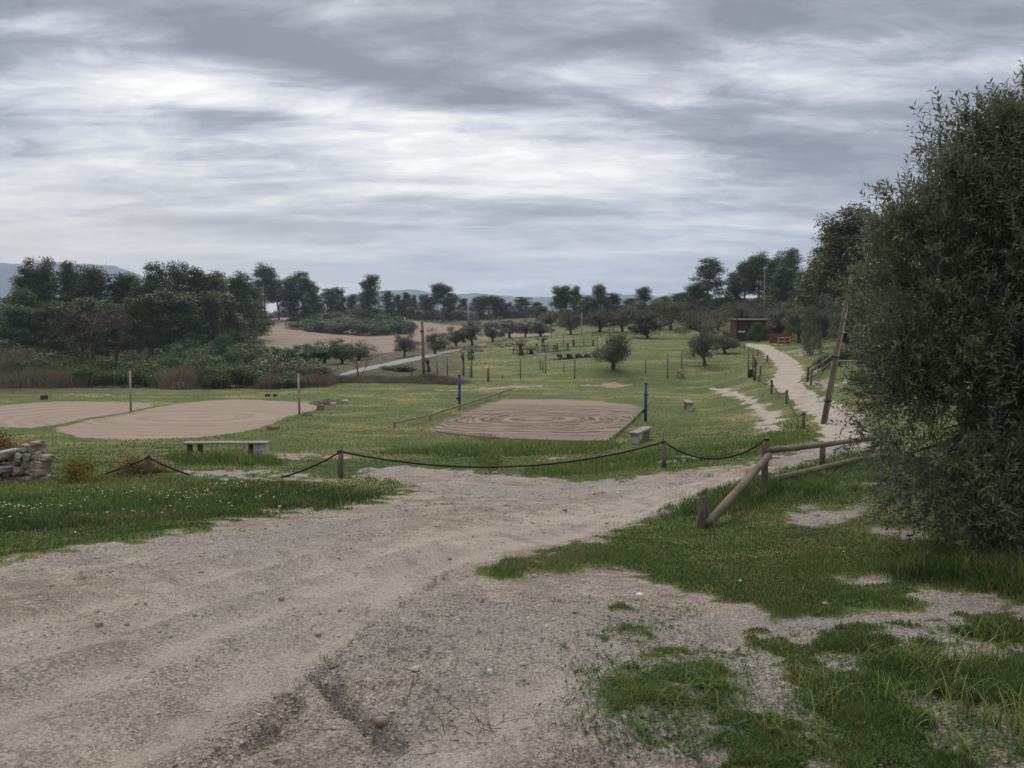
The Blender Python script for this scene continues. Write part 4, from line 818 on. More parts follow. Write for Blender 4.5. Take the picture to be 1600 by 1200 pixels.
def log_fence():
    A = ground(1098, 826, 6, 14); B = ground(1195, 762, 9, 16); C = ground(1285, 738, 10, 20); Dd = Vector((B.x + (C.x - B.x) * 2.05, B.y + (C.y - B.y) * 1.9, 0)); Dd.z = hz(Dd.x, Dd.y)
    root = empty('log_fence', A, 0, 1, 'low log fence whose first rail slopes down to the grass, right foreground', 'fence')
    hA = topz(A.y, 778) - A.z; hB = topz(B.y, 693) - B.z; hC = topz(C.y, 690) - C.z
    for i, (p, h) in enumerate(((A, hA), (B, hB), (C, hC), (Dd, hC))): fence_post(root, p - A, h, 0.052 if i else 0.066, seed=30 + i, sides=12)
    def rail(p, q, r, s):
        rg = random.Random(s); MB().tube([p.lerp(q, t_) + Vector((0, 0, rg.uniform(-.006, .006))) for t_ in (0, 0.01, .25, .5, .75, 0.99, 1)], [r * .8, r, r, r * 1.03, r, r, r * .8], 12, wob=0.04, rng=rg).build('rail', M_LOG, root)
    f = Vector((0.0, -0.11, 0))
    rail(Vector((A.x + 0.04, A.y - 0.13, A.z + 0.10)) - A, B + f + Vector((0.02, 0, hB - 0.17)) - A, 0.056, 1)
    rail(B + f + Vector((0.0, 0, hB - 0.10)) - A, Dd + f + Vector((0, 0, hC - 0.02)) - A, 0.048, 2)
    rail(B + f + Vector((0.08, 0, 0.12)) - A, Dd + f + Vector((0, 0, hC - 0.40)) - A, 0.050, 3)
log_fence()
# ------------------------------------------------------------------ courts
def pole(name, px, pt, pb, r, m, label, cat, lo=20, hi=120, r2=None, lean=0.0, group=None, knob=False, sides=10):
    g = ground(px, pb, lo, hi); h = topz(g.y, pt) - g.z; root = empty(name, g, 0, 1, label, cat, group)
    MB().tube([(0, 0, -0.3), (lean * .5, 0, h * .5), (lean, 0, h)], [r, (r + (r2 or r)) / 2, r2 or r], sides).build('shaft', m, root)
    if knob:
        MB().tube([(lean, 0, h), (lean, 0, h + 0.05)], r * 1.2, sides).build('cap', m, root)
        MB().box((-r - 0.05, -0.02, h * 0.27), (0.10, 0.07, 0.14), bev=.01).build('winch', m, root); MB().box((0, -0.01, h * 0.72), (r * 2.7, r * 2.7, 0.06), bev=.005).build('bracket', m, root)
    return root, g, h
for px, pt, pb, lb in [(718, 587, 635, 'blue net post on the far left side of the sand court'), (1008.5, 600, 657, 'blue net post on the near right side of the sand court')]:
    pole('net_post', px, pt, pb, 0.065, M_BLUE, lb, 'net post', 26, 60, group='blue net posts of the sand court', knob=True)
pole('bare_pole', 204.5, 580, 644, 0.055, M_PALEPOLE, 'bare wooden pole between the two left sand courts', 'pole', 26, 50, 0.045, 0.03, 'bare wooden poles at the left courts')
pole('bare_pole', 468, 584, 648, 0.06, M_PALEPOLE, 'bare wooden pole at the right rim of the rounded sand court', 'pole', 26, 50, 0.045, -0.02, 'bare wooden poles at the left courts')
def edging(label, pts, hgt, posts, thick=0.04, dep=0.14):
    P = [ground(a, b, 24, 60) for a, b in pts]; root = empty('court_edging', P[0], 0, 1, label, 'edging board', 'edging boards round the sand court')
    for a, b in zip(P[:-1], P[1:]):
        n = max(1, int((b - a).length / 2.6))
        for i in range(n):
            p = a.lerp(b, i / n) - P[0]; q = a.lerp(b, (i + 1) / n) - P[0]; d = q - p; yaw = math.atan2(d.y, d.x)
            MB().box((p + q) / 2 + Vector((0, 0, hgt)), (d.length - 0.012, thick, dep), Matrix.Rotation(yaw, 3, 'Z') @ Matrix.Rotation(-math.atan2(d.z, math.hypot(d.x, d.y)), 3, 'Y'), 0.006).build('board', M_WOOD, root)
            if posts: MB().box(p + Vector((0, 0.06, hgt * 0.5 - 0.04)), (0.09, 0.09, hgt + 0.2), bev=.01).build('stub_post', M_WOOD, root)
edging('long low timber rail up the left side of the sand court', [(616, 668), (672, 655), (718, 640), (760, 627), (800, 613)], 0.20, True, 0.04, 0.10)
edging('timber board closing the near edge of the sand court', [(684, 677), (730, 683), (800, 688), (880, 691), (952, 692)], 0.0, True, 0.04, 0.10)
edging('straight timber board along the right side of the sand court', [(954, 690), (984, 662), (1018, 628)], 0.05, True, 0.04, 0.12)
def bench(px, pb, lo, hi, yaw, L, wd, h, label, style):
    g = ground(px, pb, lo, hi); root = empty('bench', g, yaw, 1, label, 'bench')
    if style == 'block':
        MB().box((0, 0, h - 0.04), (wd, L, 0.09), bev=0.012).build('seat', M_WOOD, root)
        for s in (-1, 1): MB().box((0, s * (L / 2 - 0.16), (h - 0.09) / 2 - 0.05), (wd * 0.78, 0.16, h + 0.0), bev=0.015).build('leg', M_CONC if s < 0 else M_WOOD, root)
    else:
        MB().box((0, 0, h - 0.025), (L, wd, 0.05), bev=0.01).build('seat', M_WOOD, root)
        MB().box((L / 2 - 0.20, 0, h / 2 - 0.075), (0.34, wd * 0.8, h + 0.05), bev=0.02).build('leg', M_CONC, root)
        for xx in (-L / 2 + 0.13, -L / 2 + 0.42, L / 2 - 0.50): MB().box((xx, 0, h / 2 - 0.075), (0.07, wd * 0.7, h + 0.05), bev=0.01).build('leg', M_DARKWOOD, root)
bench(1001, 692, 22, 40, R(-26), 1.7, 0.34, 0.40, 'weathered timber bench seen end-on beside the near corner of the sand court', 'block')
bench(1075, 640, 28, 50, R(-6), 1.5, 0.34, 0.42, 'pale bench seen end-on alone on the lawn right of the blue post', 'block')
bench(355, 714, 16, 34, R(1), 2.35, 0.36, 0.40, 'long low plank bench on the grass near the rounded sand court', 'long')
# ------------------------------------------------------------------ utility poles and masts
def leaning_pole():
    g = ground(1287, 662, 20, 34); top = Vector((g.x + (1326 - 1287) / F * g.y + 0.02, g.y + 0.2, topz(g.y, 432))); root = empty('utility_pole', g, 0, 1, 'old wooden utility pole leaning right beside the gravel path', 'utility pole')
    d = top - g; MB().tube([d * -0.06, d * 0.33, d * 0.66, d], [0.105, 0.10, 0.085, 0.07], 12, wob=0.03, rng=random.Random(3)).build('shaft', M_LOG, root)
    o = Vector((0.03, -0.10, 0)); MB().tube([o + d * 0.0, o * 0.9 + d * 0.5, o * 0.8 + d * 0.8], 0.022, 6).build('cable_guard', M_PALEPOLE, root)
    for t_ in (0.15, 0.45, 0.7): MB().tube([d * t_, d * t_ + Vector((0, 0, 0.05))], 0.135 - 0.04 * t_, 12).build('strap', M_ROPE, root)
leaning_pole()
r_, g_, h_ = pole('utility_pole', 662.5, 502, 592, 0.12, M_LOG, 'brown wooden utility pole on the bank left of the far blue post', 'utility pole', 50, 75, 0.09, -0.1)
MB().box((-0.12, -0.1, h_ * 0.83), (0.30, 0.12, 0.10), bev=.01).build('insulator_bracket', M_DARKPLATE, r_)
def skypole(px, D, pt, zoff, r, m, label, arm=None, cat='utility pole', name='utility_pole'):
    x = ray(px, 505)[0] * D; z = hz(x, D) + zoff; h = topz(D, pt) - z; root = empty(name, (x, D, z), 0, 1, label, cat)
    MB().tube([(0, 0, -0.3), (0, 0, h * 0.5), (0, 0, h)], [r, r * .85, r * .7], 8).build('shaft', m, root)
    if arm:
        MB().box((0, 0, h - 0.35), (arm, 0.16, 0.16)).build('crossarm', m, root)
        for s in (-1, 0, 1): MB().tube([(s * arm * 0.46, 0, h - 0.3), (s * arm * 0.46, 0, h + 0.25)], [0.09, 0.05], 6).build('insulator', M_WHITEMETAL, root)
skypole(536, 246, 448, 0, 0.20, M_CONC, 'power line pylon with a crossarm above the skyline pines', 3.4); skypole(731.5, 230, 464, 0, 0.24, M_CONC, 'pale concrete mast between the central skyline pines')
skypole(1193, 128, 421, 0, 0.055, M_CONC, 'thin white pole in front of the right-hand grove', None); skypole(909, 112, 487, 0, 0.06, M_CONC, 'slim pale post at the left of the meadow crest', None, 'post', 'tall_post')
skypole(57.5, 2596, 399, 70, 1.2, M_CONC, 'tiny mast on the blue hill, left of the tallest pine', None, 'mast', 'mast'); skypole(170, 2596, 408, 150, 1.2, M_CONC, 'tiny mast near the right end of the blue hill', None, 'mast', 'mast')
# wooden stakes in the meadow
SG = 'thin wooden stakes standing in the meadow'
for px, pt, pb, lb in [(643, 567, 591, 'stake left of the wooden utility pole, by the dark round bush'), (683, 566, 588, 'first stake right of the wooden utility pole'), (699, 558, 586, 'taller second stake right of the wooden utility pole'),
                   (724, 570, 586, 'stake at the foot of the spindly sapling'), (735.5, 562, 589, 'stake tied to the young round-topped tree'), (785, 585, 592, 'very short stake right of the yellow sign'), (813, 559, 592, 'tall stake on the meadow edge right of the yellow sign'),
                   (844, 560, 577, 'left one of three stakes below the leftmost picnic tables'), (848, 566, 580, 'short dark middle one of three stakes below the leftmost picnic tables'), (852.5, 553, 584, 'tallest of three stakes below the leftmost picnic tables'),
                   (881, 569, 583, 'faint stake under the left end of the timber platform'), (898, 556, 592, 'tall stake standing before the timber platform'), (933, 520, 549, 'tall stake just left of the lone forked olive'),
                   (1008.5, 562, 583, 'stake right of the lone forked olive'), (1043, 553, 592, 'thick stake left of the tan boulder'), (1065, 546, 576, 'stake rising behind the tan boulder'), (948, 528, 545, 'stake hidden in the crown of the lone forked olive'),
                   (880, 520, 540, 'stake up the meadow above the small picnic table'), (895, 524, 538, 'stake at the left end of the long picnic table'), (862, 519, 528, 'left stake of the far pair near the meadow crest'), (870, 519, 528, 'right stake of the far pair near the meadow crest'),
                   (912, 526, 540, 'stake behind the long picnic table'), (955, 520, 530, 'stake at the top of the meadow left of the holm oak')]:
    pole('wooden_stake', px, pt, pb, 0.045, M_PALEPOLE if px % 2 > 1 else M_LOG, lb, 'stake', 50, 130, group=SG, sides=6)
for px, pt, pb, lb in [(1169, 543, 586, 'left tall stake rising behind the dark bin'), (1176, 543, 586, 'right tall stake rising behind the dark bin')]: pole('wooden_stake', px, pt, pb, 0.045, M_LOG, lb, 'stake', 40, 70, sides=6)
g = ground(1172.5, 589, 40, 70); root = empty('litter_bin', g, 0, 1, 'small dark litter bin between two tall stakes beside the path', 'litter bin')
MB().tube([(0, 0, -0.05), (0, 0, 0.45)], [0.17, 0.2], 12).build('body', M_DARKPLATE, root); MB().tube([(0, 0, 0.45), (0, 0, 0.50)], 0.215, 12).build('rim', M_ROPE, root)
g = ground(763, 595, 50, 75); root = empty('sign_post', g, 0, 1, 'small yellow sign board on a dark stump post in the meadow', 'sign'); h = topz(g.y, 576) - g.z
MB().tube([(0, 0, -0.2), (0, 0, h * 0.5), (0, 0, h)], [0.10, 0.085, 0.08], 9).build('post', M_LOG, root); MB().box((0.05, -0.06, h + 0.12), (0.62, 0.05, 0.26), Matrix.Rotation(R(-38), 3, 'X'), 0.01).build('board', M_YEL, root)
MB().box((0.08, -0.10, h + 0.13), (0.14, 0.02, 0.07), Matrix.Rotation(R(-38), 3, 'X')).build('plaque', M_DARKPLATE, root)
# ------------------------------------------------------------------ picnic tables
def picnic(px, pb, label, L=1.8, yaw=0.2, lo=60, hi=130):
    g = ground(px, pb, lo, hi); root = empty('picnic_table', g, yaw, 1, label, 'picnic table', 'picnic tables in the meadow')
    MB().box((0, 0, 0.78), (L, 0.8, 0.07), bev=.01).build('table_top', M_WOOD, root)
    for s in (-1, 1): MB().box((0, s * 0.72, 0.45), (L, 0.28, 0.06), bev=.01).build('bench_seat', M_WOOD, root)
    for s in (-1, 1):
        m = MB(); xx = s * (L / 2 - 0.3); m.box((xx, 0, 0.42), (0.09, 1.7, 0.1)); m.tube([(xx + .06, -0.62, -0.1), (xx + .06, -0.2, 0.75)], 0.05, 6); m.tube([(xx + .06, 0.62, -0.1), (xx + .06, 0.2, 0.75)], 0.05, 6); m.build('leg_frame', M_DARKWOOD, root)
picnic(846, 547, 'leftmost picnic table under the young tree'); picnic(857, 549, 'picnic table just right of the leftmost one', yaw=-0.3); picnic(878, 547, 'small picnic table left of the long table', yaw=0.1); picnic(911, 541, 'long picnic table high in the meadow', 2.9, 0.05); picnic(1064, 519, 'picnic table by the almond trees right of the holm oak', 1.8, 0.3, 80, 150)
picnic(812, 552, 'picnic table behind the young dark tree', 1.8, 0.5)
g = ground(896, 559, 55, 95); root = empty('timber_platform', g, R(2), 1, 'low wide platform of rough boards in the meadow below the picnic tables', 'platform'); rg = random.Random(8)
for i in range(9): MB().box((rg.uniform(-0.5, 0.5) * (1 + i % 2), -1.1 + i * 0.27, 0.42 + 0.02 * (i % 3)), (3.0 + rg.uniform(-0.2, 0.9), 0.22, 0.06), Matrix.Rotation(rg.uniform(-0.06, 0.06), 3, 'Z')).build('board', M_WOOD, root)
for x_ in (-1.3, -0.4, 0.5, 1.3): MB().tube([(x_, -1.0, 0.18), (x_, 1.2, 0.18)], 0.19, 8).build('support_log', M_LOG, root)
def lattice(px0, px1, pt, pb, label, lo, hi, m=M_LOG, n=4, name='rail_fence', rails=(0.95, 0.5)):
    A, B = ground(px0, pb[0], lo, hi), ground(px1, pb[1], lo, hi); h = topz(A.y, pt) - A.z; root = empty(name, A, 0, 1, label, 'fence'); B2 = B - A
    for i in range(n): p = B2 * (i / (n - 1)); fence_post(root, Vector((p.x, p.y, hz(A.x + p.x, A.y + p.y) - A.z)), h, 0.05, 'post', m, 7, i)
    for q in rails: MB().tube([Vector((0, -0.06, h * q)), B2 + Vector((0, -0.06, h * q))], 0.04, 7).build('rail', m, root)
lattice(1262, 1293, 574, (597, 568), 'dark handrail climbing from the path bend up the bank', 36, 60, M_DARKWOOD, 3)
lattice(1267, 1300, 577, (602, 574), 'second nearer handrail climbing the bank beside the first', 34, 56, M_LOG, 3)
lattice(1299, 1470, 564, (583, 579), 'long horizontal two-rail fence behind the leaning pole', 30, 50, M_PALEPOLE, 6, rails=(0.97, 0.55))
lattice(1216, 1234, 527, (541, 541), 'small pale wooden gate frame in front of the orange boards', 60, 84, M_PALEPOLE, 3)
lattice(925, 1030, 521, (527, 525), 'low dark wire fence across the top of the meadow under the holm oak', 100, 150, M_DARKWOOD, 9)
# ------------------------------------------------------------------ shed
def shed():
    D = 89.0; x0, x1 = [ray(p, 505)[0] * D for p in (1152, 1237)]; zg = hz((x0 + x1) / 2, D) - 0.1; h = topz(D, 500) - zg; W = x1 - x0; Dp = 3.6
    root = empty('garden_shed', ((x0 + x1) / 2, D, zg), R(-4), 1, 'low reddish brown shed half hidden by shrubs at the top of the path', 'shed')
    MB().box((0, Dp / 2, h / 2 - 0.2), (W, Dp, h + 0.4)).build('wall', M_SHED, root)
    rf = MB().box((0, Dp / 2, h + 0.07), (W + 0.35, Dp + 0.5, 0.09), Matrix.Rotation(R(2.5), 3, 'X'), 0.01).build('roof', M_DARKWOOD, root)
    MB().box((0.2 * W, 0.1, h + 0.12), (1.2, 0.9, 0.16), None, 0.02).build('roof_sheet', M_ROOF, root)
    for i in range(int(W / 0.55)): MB().box((-W / 2 + 0.28 + i * 0.55, -0.03, h / 2 - 0.1), (0.045, 0.05, h)).build('batten', M_SHED, root)
    MB().box((-W / 2 + 0.55, -0.05, h * 0.42), (0.75, 0.06, 0.16)).build('nameplate', M_WHITEMETAL, root)
    MB().box((-W / 2 - 0.02, 0.0, h / 2), (0.12, 0.12, h + 0.5)).build('corner_post', M_DARKWOOD, root)
shed()
A = ground(1202, 537, 70, 90); B = ground(1236, 537, 70, 90); root = empty('board_fence', A, 0, 1, 'orange brown board fence beside the shed', 'fence'); d = B - A
n = 9
for i in range(n): MB().box((d * ((i + .5) / n)) + Vector((0, 0, 0.45)), (d.length / n - 0.015, 0.04, 1.15)).build('board', M_ORANGE, root)
MB().box(d * 0.5 + Vector((0, -0.05, 0.8)), (d.length, 0.05, 0.09)).build('crossbar', M_ORANGE, root)
MB().box(d * 0.35 + Vector((0, -0.3, 0.0)), (d.length * 0.8, 0.1, 0.12)).build('kerb_board', M_YEL, root)
# ------------------------------------------------------------------ stone wall, rocks, blocks
def rock_mesh(seed, sx, sy, sz, m, name='rock', rough=0.28, sub=2):
    import bmesh
    bm = bmesh.new(); bmesh.ops.create_icosphere(bm, subdivisions=sub, radius=0.5); rg = np.random.default_rng(seed)
    co = np.array([v.co[:] for v in bm.verts]); o = rg.uniform(0, 50, 2)
    n = perlin(co[:, 0] * 2.6 + o[0], co[:, 1] * 2.6 + co[:, 2] * 3.1 + o[1]); n2 = perlin(co[:, 0] * 6 + o[1], co[:, 2] * 6 + co[:, 1] * 5 + o[0])
    for v, a, b in zip(bm.verts, n, n2):
        f = 1 + rough * a + rough * 0.4 * b; p = v.co * f; p = Vector([math.copysign(min(abs(q), 0.36 + 0.06 * a), q) for q in p]); v.co = Vector((p.x * sx, p.y * sy, p.z * sz)) * 1.15
    me = bpy.data.meshes.new(name); bm.to_mesh(me); bm.free(); me.materials.append(m)
    me.polygons.foreach_set('use_smooth', [m is not M_STONE or name == 'rock'] * len(me.polygons)); return me
def stone_wall():
    g = ground(30, 752, 11, 18); s = g.y / F; root = empty('stone_wall', g, R(-8), 1, 'broken rubble wall with pale slabs at the left edge', 'stone wall'); rg = random.Random(5)
    body = MB()
    def put(x, y, z, sx, sy, sz, m, nm, sd, rot=(0, 0, 0)): obj(nm, rock_mesh(sd, sx, sy, sz, m, nm, 0.22, 3), root, (x * s, y, z * s), rot)
    k = 0
    for row, (z, x0, x1, n) in enumerate([(2, -110, 52, 9), (16, -110, 50, 9), (28, -5, 48, 4), (40, 5, 40, 3), (52, 10, 36, 2)]):
        for i in range(n):
            x = x0 + (x1 - x0) * (i + 0.5) / n + rg.uniform(-3, 3); put(x, rg.uniform(-0.05, 0.08), z + rg.uniform(-2, 2), (x1 - x0) / n * s * 1.15, 0.42, 0.21, M_STONE, 'rubble_stone', k, (rg.uniform(-.2, .2), rg.uniform(-.25, .25), rg.uniform(-.3, .3))); k += 1
    put(-36, -0.10, 18, 1.20, 0.55, 0.15, M_SLATE, 'slab', 91, (0.05, -0.12, 0.05)); put(-42, -0.02, 37, 1.45, 0.6, 0.22, M_SLATE, 'slab', 92, (0.0, -0.20, -0.08)); put(-90, 0.1, 26, 0.9, 0.5, 0.3, M_SLATE, 'slab', 93)
    put(34, 0.0, 60, 0.26, 0.3, 0.10, M_STONE, 'cap_stone', 94, (0, -0.1, 0)); put(50, 0.0, 38, 0.26, 0.3, 0.13, M_STONE, 'cap_stone', 95, (0, 0.08, 0))
stone_wall()
def rock(px, pb, wpx, hpx, m, label, lo, hi, seed, group=None, name='rock', cat='rock', dy=0.8):
    g = ground(px, pb, lo, hi); s = g.y / F; o = obj(name, rock_mesh(seed, wpx * s, wpx * s * dy, hpx * s * 1.5, m, name), None, (g.x, g.y, g.z + hpx * s * 0.3), (0, 0, seed)); return tag(o, label, cat, group)
rock(1063, 589, 14, 13, M_STONE, 'tan boulder in the meadow between the two olive trees', 45, 70, 1)
for i, (px, pb) in enumerate([(1257, 591), (1265, 588), (1273, 585), (1280, 583)]): rock(px + 1, pb + 1, 6, 6, M_WHITEROCK, ['nearest white rock of the row edging the path bend', 'second white rock of the row edging the path bend', 'third white rock of the row edging the path bend', 'farthest white rock of the row edging the path bend'][i], 36, 60, 10 + i, 'white rocks edging the path bend')
for i, (px, pb, w_, h_, m, lb) in enumerate([(765, 1056, 11, 8, M_WHITEROCK, 'white stone lying on the dirt right of the gully'), (595, 1128, 26, 9, M_STONE, 'flat tan stone at the head of the hole in the gully'), (518, 1018, 12, 7, M_STONE, 'small stone in the gully beside a tuft'), (1000, 934, 14, 6, M_WHITEROCK, 'pale flat stone at the edge of the grass tongue'),
      (437, 796, 6, 6, M_WHITEROCK, 'round white stone at the road edge on the left'), (440, 940, 10, 6, M_STONE, 'small stone on the left wheel track'), (384, 1160, 12, 9, M_STONE, 'brown stone in the washed gully at the bottom'), (340, 1185, 13, 10, M_STONE, 'dark clod at the bottom of the road'), (866, 871, 10, 6, M_STONE, 'stone beside the tip of the grass tongue'), (1290, 950, 12, 5, M_STONE, 'half buried stone in the gravel strip on the right')]):
    rock(px, pb, w_, h_, m, lb, 1.5, 30, 40 + i, 'loose stones on the dirt road')
for i, (px, pb, w_, h_, m, lb) in enumerate([(427, 671, 17, 5, M_BRICK, 'reddish block half sunk at the right rim of the rounded court'), (501, 641, 11, 7, M_BRICK, 'brown square block behind the right-hand bare pole'), (521, 634, 9, 6, M_CONC, 'grey block beyond the brown square block'), (538, 629, 11, 5, M_CONC, 'farthest low block of the three right of the court'),
      (69, 624, 9, 7, M_DARKWOOD, 'dark stump on the lawn behind the left court'), (167, 620, 9, 4, M_CONC, 'pale block on the lawn left of the bare pole'), (112, 619, 8, 3, M_CONC, 'low pale block on the lawn between dark stump and bare pole'), (480, 649, 14, 6, M_STONE, 'low stone at the foot of the right-hand bare pole'),
      (418, 620, 7, 4, M_DARKWOOD, 'first dark stub in the row behind the rounded court'), (430, 620, 6, 4, M_DARKWOOD, 'second dark stub in the row behind the rounded court'), (444, 620, 9, 4, M_CONC, 'third low stub in the row behind the rounded court'), (215, 617, 6, 3, M_CONC, 'small pale block right of the left bare pole')]):
    g = ground(px, pb, 26, 60); s = g.y / F
    o = MB().box((0, 0, 0), (w_ * s, w_ * s * 0.8, h_ * s * 1.5), None, 0.03, 0.012, random.Random(i)).build('block', m, None, (g.x, g.y, g.z + h_ * s * 0.3)); o.rotation_euler = (0.02 * i, 0.03, 0.35 * i); tag(o, lb, 'block', 'blocks and stubs round the left courts')
for i, (px, pb) in enumerate([(737, 552), (752, 550), (745, 549), (785, 543), (795, 542)]): rock(px, pb, 9, 5, M_STONE, 'grey stone lying in the brush heap at the top of the meadow', 70, 130, 60 + i, 'stones in the brush heap')
# ------------------------------------------------------------------ near olive tree on the right
def near_olive():
    rng = np.random.default_rng(77); bx, by = 5.15, 6.9; bz = hz(bx, by); root = empty('olive_tree', (bx, by, bz), 0, 1, 'big olive tree filling the right edge, leaves down to the grass', 'tree', None)
    mb = MB(); trunk = [Vector((0, 0, -0.3)), Vector((0.05, 0, 0.4)), Vector((-0.05, 0.05, 0.9)), Vector((0, 0, 1.25))]; mb.tube(trunk, [0.30, 0.23, 0.21, 0.24], 12, wob=0.12, rng=random.Random(2))
    lob = np.array(OLIVE_LOBES)  # x, y, z, rx, ry, rz relative to the foot
    for l in lob:
        tgt = Vector(l[:3]); d = tgt - trunk[-1]; q = limb(mb, trunk[-1], d + Vector((0, 0, 0.3)), d.length * 0.95, 0.085, rng, 6, 0.05, 0.10, 7)
        for k in range(9): p = q[rng.integers(2, 7)]; dd = Vector(rng.normal(0, 1, 3)) + Vector((0, 0, 0.2)); limb(mb, p, dd, max(l[3:]) * rng.uniform(0.6, 1.0), 0.022, rng, 5, 0.03, 0.2, 5)
    obj('trunk', mb.mesh('olive_trunk', M_BARK), root)
    vol = lob[:, 3] * lob[:, 4] * lob[:, 5]; pv_ = vol ** 0.75; idx = rng.choice(len(lob), NTW, p=pv_ / pv_.sum())
    d = rng.normal(size=(NTW, 3)); d /= np.linalg.norm(d, axis=1, keepdims=True); rr = rng.uniform(0.25, 1, NTW) ** 0.42
    P = lob[idx, :3] + d * lob[idx, 3:] * rr[:, None]
    P += 0.16 * np.stack([perlin(P[:, 1] * 1.7, P[:, 2] * 1.7, 3), perlin(P[:, 0] * 1.7, P[:, 2] * 1.7, 5), perlin(P[:, 0] * 1.7, P[:, 1] * 1.7, 7)], 1)
    keep = (perlin(P[:, 0] * 1.9 + P[:, 1] * 0.9, P[:, 2] * 1.9 + P[:, 1], 9) > -0.24) & (P[:, 2] > 0.22); P, d, rr = P[keep], d[keep], rr[keep]; n = len(P)
    # twigs grow outwards and up at the top, and hang at the sides
    T = d * 0.9 + rng.normal(size=(n, 3)) * 0.55 + np.array([0, 0, 1.0]) * (0.15 + 0.75 * sstep(0.8, 3.2, P[:, 2]))[:, None] - np.array([0, 0, 0.55]) * sstep(1.6, 0.5, P[:, 2])[:, None]
    T /= np.linalg.norm(T, axis=1, keepdims=True); L = rng.uniform(0.16, 0.36, n)
    # long shoots breaking the outline
    SH = np.array(OLIVE_SHOOTS); sp, sdv, sl = SH[:, :3], SH[:, 3:6], SH[:, 6]; sdv = sdv / np.linalg.norm(sdv, axis=1, keepdims=True)
    m = 16; ex = []; 
    for a, b, c in zip(sp, sdv, sl):
        mbq = limb(mb, Vector(a) - Vector(b) * 0.3, Vector(b), c + 0.3, 0.009, rng, 6, 0.02, 0.10, 4)
        for j, q in enumerate(mbq[1:]):
            for k in range(5): dd = np.array(b) + rng.normal(0, 0.45, 3); ex.append((*(np.array(q) + rng.normal(0, 0.02, 3)), *(dd / np.linalg.norm(dd)), 0.13 + 0.07 * rng.random()))
    root.children[0].data = mb.mesh('olive_trunk', M_BARK)
    ex = np.array(ex); P = np.vstack([P, ex[:, :3]]); T = np.vstack([T, ex[:, 3:6]]); L = np.append(L, ex[:, 6]); n = len(P)
    # twig stems
    a = np.cross(T, rng.normal(size=(n, 3))); a /= np.linalg.norm(a, axis=1, keepdims=True); b = np.cross(T, a); E = P + T * L[:, None]; w_ = 0.0022
    SV = np.stack([P + a * w_, P - a * w_ * .5 + b * w_, P - a * w_ * .5 - b * w_, E], 1).reshape(-1, 3); k4 = np.arange(n)[:, None] * 4
    ST = np.concatenate([k4 + [0, 1, 3], k4 + [1, 2, 3], k4 + [2, 0, 3]])
    # opposite leaves in pairs along every twig
    m = 8; t_ = (np.arange(m) + 0.6) / m; C = P[:, None, :] + T[:, None, :] * (L[:, None] * t_)[..., None]
    ang = (np.arange(m) % 2 * 1.57)[None, :] + rng.uniform(0, 6.28, n)[:, None] + rng.normal(0, 0.3, (n, m))
    side = a[:, None] * np.cos(ang)[..., None] + b[:, None] * np.sin(ang)[..., None]
    Ls = []
    for s in (-1, 1):
        D = side * s * 0.8 + T[:, None] * 0.75 + rng.normal(0, 0.16, (n, m, 3)); D /= np.linalg.norm(D, axis=2, keepdims=True); Ls.append((C.reshape(-1, 3), D.reshape(-1, 3)))
    B0 = np.vstack([q[0] for q in Ls]); D0 = np.vstack([q[1] for q in Ls]); TT = np.vstack([np.repeat(T, m, 0)] * 2); nl = len(B0)
    N0 = np.cross(D0, np.cross(TT, D0)) + rng.normal(0, 0.3, (nl, 3)) + np.array([0, 0, 0.35]); N0 -= D0 * np.sum(N0 * D0, 1, keepdims=True); N0 /= np.linalg.norm(N0, axis=1, keepdims=True)
    Wd = np.cross(N0, D0); ll = rng.uniform(0.042, 0.078, nl)[:, None]; ww = ll * rng.uniform(0.11, 0.16, nl)[:, None]
    fold = N0 * ww * 0.5; mid = B0 + D0 * ll * 0.5 - N0 * ll * 0.04
    LV = np.stack([B0, mid + Wd * ww + fold, B0 + D0 * ll - N0 * ll * 0.10, mid - Wd * ww + fold, mid], 1).reshape(-1, 3)
    k5 = np.arange(nl)[:, None] * 5; LT = np.concatenate([k5 + [0, 4, 1], k5 + [4, 2, 1], k5 + [0, 3, 4], k5 + [4, 3, 2]])
    v = np.clip(0.45 + 0.25 * np.repeat(perlin(B0[:, 0] * 1.6, B0[:, 2] * 1.6 + B0[:, 1]), 5) + np.repeat(rng.normal(0, 0.2, nl), 5), 0, 1)
    ok = np.ones(nl, bool)
    obj('crown', raw_mesh('olive_crown', np.vstack([LV, SV]), np.vstack([LT, ST + len(LV)]), None, M_OLIVE, {'v': np.append(v, np.full(len(SV), 0.2))}), root)
    # a few green olives
    m_, t2, out = mat('green_olive'); principled(t2, out, (0.25, 0.30, 0.06), 0.35)
    fr = MB(); pick = rng.choice(n - len(ex), 60, replace=False)
    for i in pick:
        q = Vector(P[i] + T[i] * L[i] * 0.5 + np.array([0, 0, -0.02])); fr.tube([q + Vector((0, 0, -0.011)), q + Vector((0, 0, -0.006)), q, q + Vector((0, 0, 0.006)), q + Vector((0, 0, 0.011))], [0.002, 0.007, 0.0085, 0.007, 0.002], 6)
    o = fr.build('olives', m_, root); o.name = 'olive_fruit'; o['kind'] = 'stuff'
NTW = 19000
